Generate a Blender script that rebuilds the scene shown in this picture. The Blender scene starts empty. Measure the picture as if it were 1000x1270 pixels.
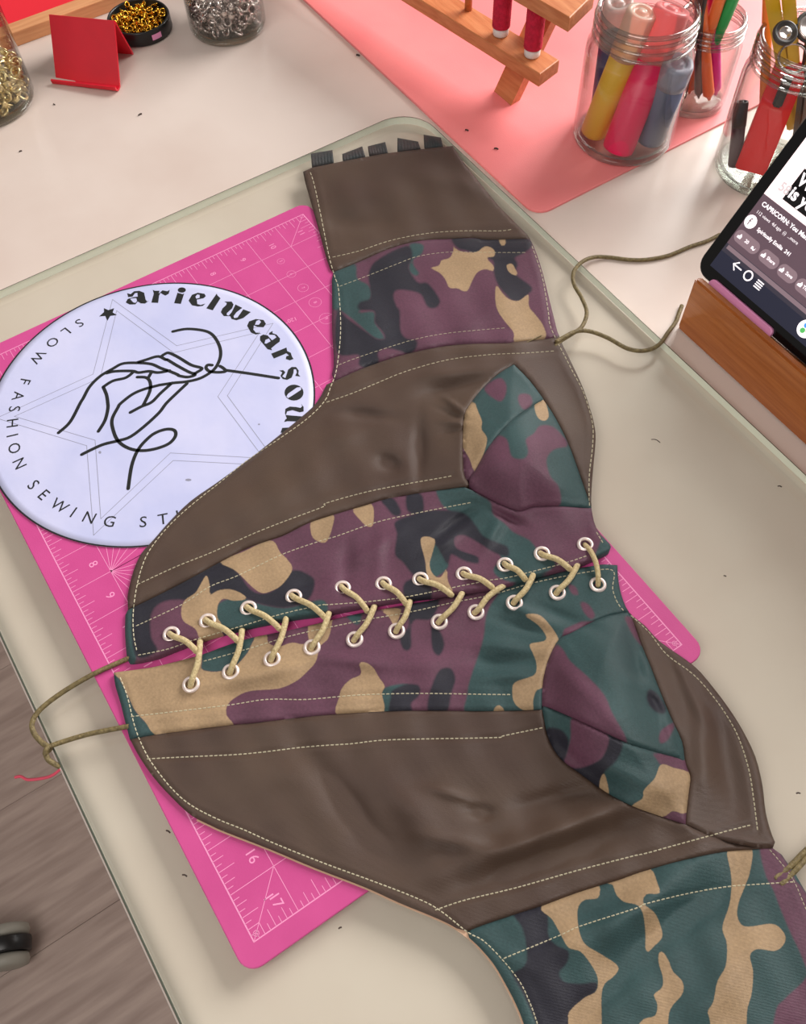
import bpy, bmesh, math, random
import numpy as np
from mathutils import Vector, Matrix
from mathutils.geometry import delaunay_2d_cdt

# ------------------------------------------------------------------ camera
CAMP = np.array([0.51379781, 0.04790343, 0.48893042])
F = 1.12088
def _rot(r):
    t = np.linalg.norm(r); k = r/t
    K = np.array([[0, -k[2], k[1]], [k[2], 0, -k[0]], [-k[1], k[0], 0]])
    return np.eye(3)+math.sin(t)*K+(1-math.cos(t))*K@K
RM = _rot(np.array([-3.14129924, -1.67727614, 0.49518729]))   # world -> camera (x right, y down, z forward)
C = bpy.context.scene.collection
cd = bpy.data.cameras.new('camera'); cam = bpy.data.objects.new('camera', cd); C.objects.link(cam)
cd.sensor_fit = 'HORIZONTAL'; cd.sensor_width = 36; cd.lens = 36*F; cd.clip_start = .01
m = Matrix.Identity(4)
for i in range(3):
    m[i][0] = RM[0][i]; m[i][1] = -RM[1][i]; m[i][2] = -RM[2][i]; m[i][3] = CAMP[i]
cam.matrix_world = m
bpy.context.scene.camera = cam

# ------------------------------------------------------------------ world, light, exposure
sc = bpy.context.scene
w = bpy.data.worlds.new('world'); sc.world = w; w.use_nodes = True
wn = w.node_tree.nodes; wl = w.node_tree.links
wn['Background'].inputs[0].default_value = (1.0, .93, .87, 1); wn['Background'].inputs[1].default_value = 0.23
def area(name, loc, target, sx, sy, power, col):
    l = bpy.data.lights.new(name, 'AREA'); l.shape = 'RECTANGLE'; l.size = sx; l.size_y = sy; l.energy = power; l.color = col
    o = bpy.data.objects.new(name, l); C.objects.link(o); o.location = loc
    o.rotation_euler = (Vector(target)-Vector(loc)).to_track_quat('-Z', 'Y').to_euler()
    return o
area('window_light', (-.15, 2.3, 1.15), (.2, .3, 0), 1.5, 1.3, 88, (1, .97, .94))
area('fill_light', (.75, -.9, 1.5), (.4, .0, 0), 1.2, 1.2, 15, (1, .95, .9))  # added fill, brightens the low-y side of the desk; no known lamp there
sc.view_settings.view_transform = 'Standard'; sc.view_settings.look = 'None'
sc.view_settings.exposure = 0.22; sc.view_settings.gamma = 1; sc.view_settings.use_curve_mapping = False
sc.cycles.transparent_max_bounces = 32

# ------------------------------------------------------------------ helpers
TZ = -.0105         # table surface; glass top at -.0025; cutting mat top at 0
GZ = -.0025
rnd = random.Random(7)
def ray(x, y): return RM.T@np.array([(x-500)/1000/F, (y-635)/1000/F, 1.0])
def at(x, y, z=0.0):
    d = ray(x, y); return Vector(CAMP+d*((z-CAMP[2])/d[2]))
def rays(P):
    P = np.asarray(P, float); D = np.stack([(P[:, 0]-500)/1000/F, (P[:, 1]-635)/1000/F, np.ones(len(P))], 1)
    return D@RM
def ats(P, z):
    D = rays(P); t = (np.asarray(z)-CAMP[2])/D[:, 2]; return CAMP+D*t[:, None]
def lin(c):
    return tuple(((v/255)/12.92 if v/255 <= .04045 else ((v/255+.055)/1.055)**2.4) for v in c)+(1,)

def mat(name, col, rough=.5, spec=.5, metal=0, noise=0, nscale=20, bump=0, bscale=200, col2=None, emit=0, sheen=0, coat=0, trans=0, stretch=None):
    M = bpy.data.materials.new(name); M.use_nodes = True; nt = M.node_tree; N = nt.nodes; L = nt.links
    b = N['Principled BSDF']; b.inputs['Base Color'].default_value = lin(col); b.inputs['Roughness'].default_value = rough
    b.inputs['Specular IOR Level'].default_value = spec; b.inputs['Metallic'].default_value = metal
    if sheen: b.inputs['Sheen Weight'].default_value = sheen; b.inputs['Sheen Roughness'].default_value = .4
    if coat: b.inputs['Coat Weight'].default_value = coat; b.inputs['Coat Roughness'].default_value = .08
    if trans: b.inputs['Transmission Weight'].default_value = trans
    tc = N.new('ShaderNodeTexCoord'); src = tc.outputs['Object']
    if stretch:
        mp = N.new('ShaderNodeMapping'); mp.inputs['Scale'].default_value = stretch; L.new(src, mp.inputs[0]); src = mp.outputs[0]
    if noise or col2:
        n = N.new('ShaderNodeTexNoise'); n.inputs['Scale'].default_value = nscale; n.inputs['Detail'].default_value = 5; L.new(src, n.inputs[0])
        mx = N.new('ShaderNodeMix'); mx.data_type = 'RGBA'
        c = lin(col); c2 = lin(col2) if col2 else tuple(v*(1-noise) for v in c[:3])+(1,)
        mx.inputs[6].default_value = c; mx.inputs[7].default_value = c2
        mr = N.new('ShaderNodeMapRange'); mr.inputs[1].default_value = .35; mr.inputs[2].default_value = .65
        L.new(n.outputs[0], mr.inputs[0]); L.new(mr.outputs[0], mx.inputs[0]); L.new(mx.outputs[2], b.inputs['Base Color'])
    if bump:
        n = N.new('ShaderNodeTexNoise'); n.inputs['Scale'].default_value = bscale; n.inputs['Detail'].default_value = 3; L.new(src, n.inputs[0])
        bp = N.new('ShaderNodeBump'); bp.inputs['Strength'].default_value = bump; bp.inputs['Distance'].default_value = .001
        L.new(n.outputs[0], bp.inputs['Height']); L.new(bp.outputs[0], b.inputs['Normal'])
    if emit:
        b.inputs['Emission Color'].default_value = lin(col); b.inputs['Emission Strength'].default_value = emit
    return M
def clear(name, tint, ior=1.45, rough=0.0, spec=1.0, base=0.0, edge=0.0):
    """clear glass or plastic: light goes straight through with a tint, fresnel share is mirrored"""
    M = bpy.data.materials.new(name); M.use_nodes = True; nt = M.node_tree; N = nt.nodes; L = nt.links
    N.remove(N['Principled BSDF']); out = N['Material Output']
    t = N.new('ShaderNodeBsdfTransparent'); t.inputs[0].default_value = lin(tint)
    g = N.new('ShaderNodeBsdfGlossy'); g.inputs['Roughness'].default_value = rough; g.inputs[0].default_value = (spec, spec, spec, 1)
    ge = N.new('ShaderNodeNewGeometry'); dt = N.new('ShaderNodeVectorMath'); dt.operation = 'DOT_PRODUCT'
    L.new(ge.outputs['Normal'], dt.inputs[0]); L.new(ge.outputs['Incoming'], dt.inputs[1])
    ab = N.new('ShaderNodeMath'); ab.operation = 'ABSOLUTE'; L.new(dt.outputs['Value'], ab.inputs[0])
    om = N.new('ShaderNodeMath'); om.operation = 'SUBTRACT'; om.inputs[0].default_value = 1; L.new(ab.outputs[0], om.inputs[1])
    pw = N.new('ShaderNodeMath'); pw.operation = 'POWER'; pw.inputs[1].default_value = 5; L.new(om.outputs[0], pw.inputs[0])
    f0 = ((ior-1)/(ior+1))**2
    fr = N.new('ShaderNodeMath'); fr.operation = 'MULTIPLY_ADD'; fr.inputs[1].default_value = 1-f0; fr.inputs[2].default_value = f0; L.new(pw.outputs[0], fr.inputs[0])
    mx = N.new('ShaderNodeMixShader'); L.new(fr.outputs[0], mx.inputs[0]); L.new(t.outputs[0], mx.inputs[1]); L.new(g.outputs[0], mx.inputs[2])
    if edge:      # longer way through the wall where it is seen edge-on
        p3 = N.new('ShaderNodeMath'); p3.operation = 'POWER'; p3.inputs[1].default_value = 3; L.new(om.outputs[0], p3.inputs[0])
        cm_ = N.new('ShaderNodeMix'); cm_.data_type = 'RGBA'; L.new(p3.outputs[0], cm_.inputs[0]); cm_.inputs[6].default_value = lin(tint)
        cm_.inputs[7].default_value = tuple(v*(1-edge) for v in lin(tint)[:3])+(1,); L.new(cm_.outputs[2], t.inputs[0])
    last = mx
    if base:
        d = N.new('ShaderNodeBsdfDiffuse'); d.inputs[0].default_value = lin(tint)
        m2 = N.new('ShaderNodeMixShader'); m2.inputs[0].default_value = base
        L.new(mx.outputs[0], m2.inputs[1]); L.new(d.outputs[0], m2.inputs[2]); last = m2
    L.new(last.outputs[0], out.inputs[0]); return M

COL = dict(P=(94, 57, 75), G=(48, 74, 75), K=(33, 32, 43), T=(164, 137, 105))
def camo_mat(name, k=1.0):
    M = bpy.data.materials.new(name); M.use_nodes = True; nt = M.node_tree; N = nt.nodes; L = nt.links
    b = N['Principled BSDF']; b.inputs['Roughness'].default_value = .52; b.inputs['Specular IOR Level'].default_value = .36
    b.inputs['Sheen Weight'].default_value = .04; b.inputs['Sheen Roughness'].default_value = .5
    tc = N.new('ShaderNodeTexCoord')
    n = N.new('ShaderNodeTexNoise'); n.inputs['Scale'].default_value = 1500; n.inputs['Detail'].default_value = 1; L.new(tc.outputs['Object'], n.inputs[0])
    pj = N.new('ShaderNodeMath'); pj.operation = 'MULTIPLY_ADD'; pj.inputs[1].default_value = 1.0; pj.inputs[2].default_value = -.5; L.new(n.outputs[0], pj.inputs[0])
    prev = None
    for key, soft in (('G', 2.0), ('K', 2.2), ('P', 2.0), ('T', .8)):
        a = N.new('ShaderNodeAttribute'); a.attribute_name = 'dist_'+key
        ad = N.new('ShaderNodeMath'); ad.operation = 'ADD'; L.new(a.outputs['Fac'], ad.inputs[0]); L.new(pj.outputs[0], ad.inputs[1])
        mr = N.new('ShaderNodeMapRange'); mr.interpolation_type = 'SMOOTHSTEP'; mr.inputs[1].default_value = -soft; mr.inputs[2].default_value = soft
        L.new(ad.outputs[0], mr.inputs[0])
        mx = N.new('ShaderNodeMix'); mx.data_type = 'RGBA'; L.new(mr.outputs[0], mx.inputs[0])
        if prev is None: mx.inputs[6].default_value = lin(COL['P'])
        else: L.new(prev.outputs[2], mx.inputs[6])
        mx.inputs[7].default_value = lin(COL[key]); prev = mx
    n2 = N.new('ShaderNodeTexNoise'); n2.inputs['Scale'].default_value = 700; n2.inputs['Detail'].default_value = 3; L.new(tc.outputs['Object'], n2.inputs[0])
    n3 = N.new('ShaderNodeTexNoise'); n3.inputs['Scale'].default_value = 25; n3.inputs['Detail'].default_value = 3; L.new(tc.outputs['Object'], n3.inputs[0])
    s = N.new('ShaderNodeMath'); s.operation = 'ADD'; L.new(n2.outputs[0], s.inputs[0]); L.new(n3.outputs[0], s.inputs[1])
    mr = N.new('ShaderNodeMapRange'); mr.inputs[1].default_value = .7; mr.inputs[2].default_value = 1.3; mr.inputs[3].default_value = .82*k; mr.inputs[4].default_value = 1.18*k; L.new(s.outputs[0], mr.inputs[0])
    mul = N.new('ShaderNodeMix'); mul.data_type = 'RGBA'; mul.blend_type = 'MULTIPLY'; mul.inputs[0].default_value = 1
    L.new(prev.outputs[2], mul.inputs[6]); L.new(mr.outputs[0], mul.inputs[7]); L.new(mul.outputs[2], b.inputs['Base Color'])
    twill(N, L, tc, b); return M
def twill(N, L, tc, b):
    mp = N.new('ShaderNodeMapping'); mp.inputs['Rotation'].default_value = (0, 0, .5); L.new(tc.outputs['Object'], mp.inputs[0])
    wv = N.new('ShaderNodeTexWave'); wv.inputs['Scale'].default_value = 700; wv.inputs['Distortion'].default_value = 2.5; wv.inputs['Detail Scale'].default_value = 3; L.new(mp.outputs[0], wv.inputs[0])
    n = N.new('ShaderNodeTexNoise'); n.inputs['Scale'].default_value = 900; L.new(tc.outputs['Object'], n.inputs[0])
    a = N.new('ShaderNodeMath'); a.operation = 'ADD'; L.new(wv.outputs[1], a.inputs[0]); L.new(n.outputs[0], a.inputs[1])
    bp = N.new('ShaderNodeBump'); bp.inputs['Strength'].default_value = .45; bp.inputs['Distance'].default_value = .0003
    L.new(a.outputs[0], bp.inputs['Height']); L.new(bp.outputs[0], b.inputs['Normal'])
def brown_mat(name, col, col2):
    M = mat(name, col, rough=.5, spec=.5, col2=col2, nscale=14, sheen=.06)
    nt = M.node_tree; N = nt.nodes; tc = [x for x in N if x.bl_idname == 'ShaderNodeTexCoord'][0]
    twill(N, nt.links, tc, N['Principled BSDF']); return M
def wood(name, c1, c2, scale=(4, 60, 60), rough=.45, coat=0):
    return mat(name, c1, rough=rough, col2=c2, nscale=6, stretch=scale, bump=.15, bscale=30, coat=coat)

M = dict(
    table=mat('white_laminate', (218, 203, 194), rough=.3, spec=.5, col2=(208, 190, 180), nscale=7),
    table_edge=mat('white_edge_band', (225, 222, 215), rough=.4),
    glass=clear('clear_glass', (253.4, 255, 252.6), ior=1.5),
    glass_edge=mat('green_glass_edge', (44, 76, 64), rough=.1, spec=.8), glass_side=mat('pale_glass_side', (240, 244, 230), rough=.2), glass_rim=mat('dark_glass_rim', (92, 96, 84), rough=.2),
    mat=mat('pink_vinyl', (203, 78, 142), rough=.42, spec=.4, col2=(196, 72, 136), nscale=30, bump=.12, bscale=1500),
    print=mat('pale_pink_print', (240, 150, 195), rough=.5),
    coral=mat('coral_vinyl', (246, 142, 142), rough=.45, bump=.12, bscale=900, col2=(242, 134, 136), nscale=12),
    paper=mat('bluish_white_paper', (203, 204, 234), rough=.5, col2=(188, 192, 228), nscale=16, bump=.5, bscale=40),
    ink=mat('black_ink', (22, 24, 24), rough=.6),
    pencil=mat('grey_pencil', (140, 140, 158), rough=.8),
    brown=brown_mat('olive_brown_twill', (80, 61, 48), (68, 48, 38)),
    camo=camo_mat('camouflage_twill'),
    darkcamo=mat('dark_camouflage_loop', (44, 50, 52), rough=.7, col2=(66, 58, 58), nscale=60, bump=.5, bscale=600),
    lining=mat('peach_lining', (206, 168, 140), rough=.7),
    thread=mat('olive_beige_thread', (196, 188, 160), rough=.7),
    cord=mat('beige_cord', (206, 188, 142), rough=.6, sheen=.2, bump=.8, bscale=900, col2=(182, 160, 114), nscale=600),
    cord_dark=mat('olive_cord', (130, 114, 74), rough=.6, bump=.8, bscale=900, col2=(98, 84, 52), nscale=500),
    eyelet=mat('silver_eyelet_metal', (240, 224, 218), rough=.35, metal=.45),
    jar=clear('jar_glass', (251, 251, 250), ior=1.4, edge=.75), jar_ring=clear('jar_thread_glass', (236, 236, 234), ior=2.0, edge=.7),
    jar_thick=clear('jar_thick_glass', (240, 244, 241), ior=1.5, edge=.0),
    brass=mat('brass', (232, 214, 160), rough=.3, metal=.9),
    gold=mat('gold_metal', (226, 172, 60), rough=.2, metal=1),
    steel=mat('steel', (206, 196, 192), rough=.25, metal=1),
    red=mat('red_plastic', (216, 14, 42), rough=.4, noise=.06, nscale=60),
    redfelt=mat('red_felt', (222, 24, 44), rough=.9),
    pine=wood('pine_wood', (222, 160, 112), (204, 138, 92), (40, 3, 40)),
    rackwood=wood('orange_brown_wood', (206, 132, 84), (186, 108, 62), (5, 50, 50)),
    bamboo=wood('bamboo_wood', (186, 112, 56), (168, 94, 42), (4, 60, 60), rough=.35, coat=.2),
    black=mat('black_plastic', (20, 20, 22), rough=.35),
    smoke=mat('dark_grey_plastic', (60, 56, 54), rough=.4),
    pinkp=mat('pink_plastic', (232, 150, 196), rough=.4),
    spool=mat('crimson_thread', (204, 22, 62), rough=.8, bump=.8, bscale=500, col2=(176, 14, 50), nscale=200),
    white=mat('white_plastic', (226, 216, 212), rough=.4),
    floor=mat('grey_brown_laminate', (176, 156, 146), rough=.55, col2=(150, 130, 121), nscale=5, stretch=(14, 1.5, 1)),
    grey=mat('grey_plastic', (150, 146, 136), rough=.5),
    lint=mat('dark_lint', (70, 56, 50), rough=.9),
    pinkthread=mat('pink_thread', (226, 84, 108), rough=.8),
)

def link(o, parent=None):
    C.objects.link(o)
    if parent is not None:
        o.parent = parent
        if parent.location.length or parent.rotation_euler.x or parent.rotation_euler.z or parent.rotation_euler.y:
            pass
    return o
def tag(o, label=None, cat=None, group=None, kind=None):
    if label: o['label'] = label
    if cat: o['category'] = cat
    if group: o['group'] = group
    if kind: o['kind'] = kind
    return o
def thing(name, loc, label, cat, group=None):
    o = bpy.data.objects.new(name, None); o.empty_display_size = .01; o.location = loc; C.objects.link(o)
    return tag(o, label, cat, group)
def mesh(name, V, Fc, material, parent=None, smooth=False, loc=None, mi=None):
    """V in world coordinates; children are stored relative to their parent's location"""
    V = np.asarray([tuple(v) for v in V], float) if not isinstance(V, np.ndarray) else V.astype(float)
    off = np.zeros(3)
    p = parent
    while p is not None: off += np.array(p.location); p = p.parent
    me = bpy.data.meshes.new(name)
    o = bpy.data.objects.new(name, me)
    if parent is None and loc is not None: o.location = loc; off = np.array(loc, float)
    V = V-off
    me.from_pydata(V.tolist(), [], [tuple(int(i) for i in f) for f in Fc]); me.update()
    for mm in (material if isinstance(material, (list, tuple)) else [material]): me.materials.append(mm)
    if smooth: me.shade_smooth()
    if mi is not None: me.polygons.foreach_set('material_index', mi)
    return link(o, parent)
def bm_done(name, bm, material, parent=None, smooth=False, loc=None):
    bm.normal_update(); V = [v.co[:] for v in bm.verts]
    bm.verts.index_update(); Fc = [[v.index for v in f.verts] for f in bm.faces]; bm.free()
    return mesh(name, V, Fc, material, parent, smooth, loc)
def prism(poly, z0, z1, bev=0.0):
    """poly: list of (x,y) world; returns V,F of a solid with slightly rounded upper rim"""
    n = len(poly); P = [Vector((p[0], p[1])) for p in poly]
    if sum(P[i].x*P[(i+1) % n].y-P[(i+1) % n].x*P[i].y for i in range(n)) < 0: P.reverse()
    rings = [(0, z0), (0, z1-bev), (bev*.3, z1-bev*.3), (bev, z1)] if bev else [(0, z0), (0, z1)]
    V = []
    for ins, z in rings:
        for i in range(n):
            a, b, c = P[i-1], P[i], P[(i+1) % n]
            d1 = (b-a).normalized(); d2 = (c-b).normalized(); nn = Vector((-(d1.y+d2.y), d1.x+d2.x))
            if nn.length > 1e-9: nn.normalize()
            V.append((b.x+nn.x*ins, b.y+nn.y*ins, z))
    Fc = []
    for r in range(len(rings)-1):
        for i in range(n):
            j = (i+1) % n; Fc.append((r*n+i, r*n+j, (r+1)*n+j, (r+1)*n+i))
    Fc.append(tuple(range((len(rings)-1)*n, len(rings)*n))); Fc.append(tuple(reversed(range(n))))
    return V, Fc
def rrect(x0, y0, x1, y1, r, n=6):
    out = []
    for cx, cy, a0 in ((x1-r, y1-r, 0), (x0+r, y1-r, 90), (x0+r, y0+r, 180), (x1-r, y0+r, 270)):
        for k in range(n+1):
            a = math.radians(a0+90*k/n); out.append((cx+r*math.cos(a), cy+r*math.sin(a)))
    return out
def tube_vf(path, r, n=8, cap=True, radii=None):
    P = [Vector(p) for p in path]; V = []; Fc = []; up = Vector((0, 0, 1)); prev = None
    for i, p in enumerate(P):
        t = (P[min(i+1, len(P)-1)]-P[max(i-1, 0)]).normalized()
        if prev is None: x = t.cross(up if abs(t.z) < .95 else Vector((1, 0, 0))).normalized()
        else: x = (prev-t*prev.dot(t)).normalized()
        prev = x; y = t.cross(x); rr = radii[i] if radii else r
        for k in range(n):
            a = 2*math.pi*k/n; V.append(tuple(p+x*math.cos(a)*rr+y*math.sin(a)*rr))
    for i in range(len(P)-1):
        for k in range(n):
            j = (k+1) % n; Fc.append((i*n+k, i*n+j, (i+1)*n+j, (i+1)*n+k))
    if cap: Fc.append(tuple(reversed(range(n)))); Fc.append(tuple(range((len(P)-1)*n, len(P)*n)))
    return V, Fc
def cr(pts, n=6, closed=False):
    P = [np.array(p, float) for p in pts]; out = []; m_ = len(P)
    rng = range(m_) if closed else range(m_-1)
    for i in rng:
        if closed: a, b, c, d = P[i-1], P[i], P[(i+1) % m_], P[(i+2) % m_]
        else: a, b, c, d = P[max(i-1, 0)], P[i], P[i+1], P[min(i+2, m_-1)]
        for k in range(n):
            t = k/n; out.append(.5*((2*b)+(c-a)*t+(2*a-5*b+4*c-d)*t*t+(3*b-a-3*c+d)*t**3))
    if not closed: out.append(P[-1])
    return np.array(out)
def merge(parts):
    V = []; Fc = []
    for v, f in parts:
        o = len(V); V += [tuple(x) for x in v]; Fc += [tuple(i+o for i in q) for q in f]
    return V, Fc
def box_vf(c, s, R=None):
    V = []
    for z in (-1, 1):
        for y in (-1, 1):
            for x in (-1, 1):
                v = Vector((x*s[0]/2, y*s[1]/2, z*s[2]/2)); V.append(tuple(Vector(c)+(R@v if R else v)))
    return V, [(0, 2, 3, 1), (4, 5, 7, 6), (0, 1, 5, 4), (2, 6, 7, 3), (0, 4, 6, 2), (1, 3, 7, 5)]
def bevel_box(name, c, s, material, parent=None, bev=.001, R=None, seg=2, loc=None):
    bm = bmesh.new(); V, Fc = box_vf((0, 0, 0), s); vs = [bm.verts.new(v) for v in V]
    for f in Fc: bm.faces.new([vs[i] for i in f])
    bmesh.ops.bevel(bm, geom=bm.edges[:], offset=bev, segments=seg, affect='EDGES')
    T = Matrix.Translation(Vector(c))@(R.to_4x4() if R else Matrix.Identity(4)); bm.transform(T)
    return bm_done(name, bm, material, parent, loc=loc)
def lathe(prof, c, n=48, close=False, axis=None):
    V = []; Fc = []
    for r, z in prof:
        for k in range(n):
            a = 2*math.pi*k/n; V.append((c[0]+r*math.cos(a), c[1]+r*math.sin(a), c[2]+z))
    for i in range(len(prof)-1):
        for k in range(n):
            j = (k+1) % n; Fc.append((i*n+k, i*n+j, (i+1)*n+j, (i+1)*n+k))
    if close:
        for k in range(n):
            j = (k+1) % n; i = len(prof)-1; Fc.append((i*n+k, i*n+j, j, k))
    return V, Fc
def segdist(P, poly, closed=False):
    P = np.asarray(P, float); A = np.asarray(poly, float); B = np.roll(A, -1, 0) if closed else A[1:]
    if not closed: A = A[:-1]
    d = np.full(len(P), 1e9)
    for a, b in zip(A, B):
        ab = b-a; l = ab@ab
        if l < 1e-12: continue
        t = np.clip(((P-a)@ab)/l, 0, 1); q = P-a-t[:, None]*ab; d = np.minimum(d, (q*q).sum(1))
    return np.sqrt(d)
def inside(P, poly):
    P = np.asarray(P, float); A = np.asarray(poly, float); B = np.roll(A, -1, 0); c = np.zeros(len(P), bool)
    for (x1, y1), (x2, y2) in zip(A, B):
        if y1 == y2: continue
        k = ((P[:, 1] < y1) != (P[:, 1] < y2)) & (P[:, 0] < (x2-x1)*(P[:, 1]-y1)/(y2-y1)+x1); c ^= k
    return c
def sdf(P, poly):
    d = segdist(P, poly, True); return np.where(inside(P, poly), d, -d)
def resample(poly, step, closed=True):
    out = []; n = len(poly)
    for i in range(n if closed else n-1):
        a = np.array(poly[i], float); b = np.array(poly[(i+1) % n], float); k = max(1, int(round(np.linalg.norm(b-a)/step)))
        for j in range(k): out.append(a+(b-a)*j/k)
    if not closed: out.append(np.array(poly[-1], float))
    return np.array(out)
def fill(poly, holes=(), spacing=None, margin=.5):
    """triangulate a polygon with holes (2D); returns points, triangles"""
    loops = [np.asarray(poly)]+[np.asarray(h) for h in holes]
    pts = []; edges = []
    for lp in loops:
        o = len(pts); pts += [tuple(p) for p in lp]; edges += [(o+i, o+(i+1) % len(lp)) for i in range(len(lp))]
    if spacing:
        x0, y0 = loops[0].min(0); x1, y1 = loops[0].max(0); g = []; row = 0; y = y0
        while y < y1:
            xs = np.arange(x0+(spacing/2 if row % 2 else 0), x1, spacing); g += [(x, y) for x in xs]; y += spacing*.866; row += 1
        g = np.array(g); k = sdf(g, loops[0]) > spacing*margin; g = g[k]
        for h in loops[1:]: g = g[sdf(g, h) < -spacing*margin]
        pts += [tuple(p) for p in g]
    v, e, f, *_ = delaunay_2d_cdt([Vector(p) for p in pts], edges, [], 0, 1e-7)
    v = np.array([tuple(q) for q in v]); f = np.array([t for t in f if len(t) == 3])
    c = v[f].mean(1); k = inside(c, loops[0])
    for h in loops[1:]: k &= ~inside(c, h)
    return v, f[k]
def flat(name, polys, z, material, parent, thick=0.0):
    """flat print: list of (poly_px, holes_px) laid on plane z"""
    parts = []
    for poly, holes in polys:
        v, f = fill(poly, holes); parts.append((ats(v, np.full(len(v), z)), f))
    V, Fc = merge(parts); return mesh(name, V, Fc, material, parent)
def ribbon_vf(pts, wd, z):
    """flat stroke of width wd (m) along world xy points"""
    P = [Vector((p[0], p[1])) for p in pts]; V = []; Fc = []
    for i, p in enumerate(P):
        t = (P[min(i+1, len(P)-1)]-P[max(i-1, 0)]); t = t.normalized() if t.length > 0 else Vector((1, 0)); n = Vector((-t.y, t.x))*wd/2
        V += [(p.x+n.x, p.y+n.y, z), (p.x-n.x, p.y-n.y, z)]
    for i in range(len(P)-1): Fc.append((2*i, 2*i+1, 2*i+3, 2*i+2))
    for e in (0, len(P)-1):     # round end
        o = len(V); V.append((P[e].x, P[e].y, z))
        for k in range(8): V.append((P[e].x+math.cos(k*math.pi/4)*wd/2, P[e].y+math.sin(k*math.pi/4)*wd/2, z+1e-6))
        for k in range(8): Fc.append((o, o+1+k, o+1+(k+1) % 8))
    return V, Fc
def text_vf(s, size, ox=0, oy=0, bold=0.0, align='CENTER'):
    cu = bpy.data.curves.new('txt', 'FONT'); cu.body = s; cu.size = size; cu.align_x = align; cu.align_y = 'CENTER'; cu.offset = bold; cu.resolution_u = 3
    o = bpy.data.objects.new('txt', cu); C.objects.link(o); dg = bpy.context.evaluated_depsgraph_get(); me = o.evaluated_get(dg).to_mesh()
    V = np.array([v.co[:] for v in me.vertices]) if len(me.vertices) else np.zeros((0, 3)); Fc = [tuple(p.vertices) for p in me.polygons]
    o.evaluated_get(dg).to_mesh_clear(); C.objects.unlink(o); bpy.data.objects.remove(o); bpy.data.curves.remove(cu)
    return V+np.array([ox, oy, 0]), Fc
def place2d(vf, x, y, ang, z):
    V, Fc = vf; c, s = math.cos(ang), math.sin(ang)
    return [(x+v[0]*c-v[1]*s, y+v[0]*s+v[1]*c, z) for v in V], Fc

# crop frames used while measuring the photograph: (x0, y0, scale)
FR = dict(A=(370, 160, 4), B=(530, 260, 4), D=(380, 360, 4), E=(150, 600, 4), H=(380, 580, 4), I=(550, 430, 4), J=(600, 600, 4), K=(130, 780, 4),
          L=(360, 720, 4), N=(600, 720, 4), O=(650, 840, 4), P=(750, 740, 3.628), Q=(540, 1020, 4), R=(750, 1020, 4),
          a=(120, 345, 8.333), b=(225, 350, 8.333), c=(310, 400, 9.07), d=(60, 390, 6.25), e=(200, 390, 6.25), f=(60, 480, 5.556), px=(0, 0, 1))
def T(k, s):
    x0, y0, q = FR[k]; v = [float(t) for t in s.replace(',', ' ').split()]
    return [(x0+v[i]/q, y0+v[i+1]/q) for i in range(0, len(v), 2)]
# ================================================================== SETTING
fl = thing('floor', (0, 0, -.74), None, None); fl['kind'] = 'structure'
rnd = random.Random(3)
for i in range(12):
    x = -1.35+i*.19
    V, Fc = prism([(x+.0002, -1.6), (x+.1898, -1.6), (x+.1898, 1.8), (x+.0002, 1.8)], -.752, -.74+rnd.uniform(-.0001, .0001), .0003)
    mesh('floor_plank', V, Fc, M['floor'], fl)

# ================================================================== TABLE
tb = thing('desk', (.3, .4, -.74), 'white laminate desk under everything, its edge running down the left', 'desk')
V, Fc = prism(rrect(-.95, -.0495, 1.35, 1.05, .02), TZ-.026, TZ, .0012)
o = mesh('desk_top', V, Fc, [M['table'], M['table_edge']], tb)
for p in o.data.polygons: p.material_index = 0 if p.normal.z > .9 else 1
for x in (-.85, 1.25):
    for y in (.05, .95): bevel_box('leg', (x, y, -.388), (.05, .05, .703), M['table_edge'], tb, .003)

# ================================================================== GLASS SHEET
IN = .0254
gs = rrect(-.0632, -.0472, .86, .4249, .032, 10)
V, Fc = prism(gs, TZ+.0002, GZ, .0012)
gl = mesh('glass_sheet', V, Fc, [M['glass'], M['glass_edge'], M['glass_side'], M['glass_rim']], None, loc=(.4, .19, TZ))
for p in gl.data.polygons:
    nz = abs(p.normal.z); p.material_index = (1 if p.normal.y < -.9 else 2) if nz < .3 else (0 if nz > .97 else 3)
tag(gl, 'clear glass sheet with rounded corner lying on the desk under the pink mat', 'glass sheet')

# ================================================================== PINK CUTTING MAT
mt = thing('cutting_mat', (.216, .14, GZ), 'bright pink cutting mat with white ruler grid under the corset', 'mat')
V, Fc = prism(rrect(-.0108, -.0104, .4432, .2885, .009), GZ+.0001, 0, .0006)
mesh('mat_sheet', V, Fc, M['mat'], mt)
parts = []
PZ = .00005
def ln(x0, y0, x1, y1, wd=.00035):
    parts.append(ribbon_vf([(x0*IN, y0*IN), (x1*IN, y1*IN)], wd, PZ))
for i in range(18): ln(i, 0, i, 11, .0006 if i in (0, 17) else .00035)
for j in range(12): ln(0, j, 17, j, .0007 if j in (0, 11) else .00035)
for i in range(17*8):
    u = i/8; l = .36 if i % 4 == 0 else (.24 if i % 2 == 0 else .14)
    if i % 8:
        ln(u, 0, u, l); ln(u, 11, u, 11-l)
for i in range(11*8):
    u = i/8; l = .36 if i % 4 == 0 else (.24 if i % 2 == 0 else .14)
    if i % 8:
        ln(0, u, l, u); ln(17, u, 17-l, u)
for cx, cy, dx, dy in ((17, 0, -1, 1), (17, 11, -1, -1), (0, 0, 1, 1), (0, 11, 1, -1)): ln(cx, cy, cx+dx, cy+dy)
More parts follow.
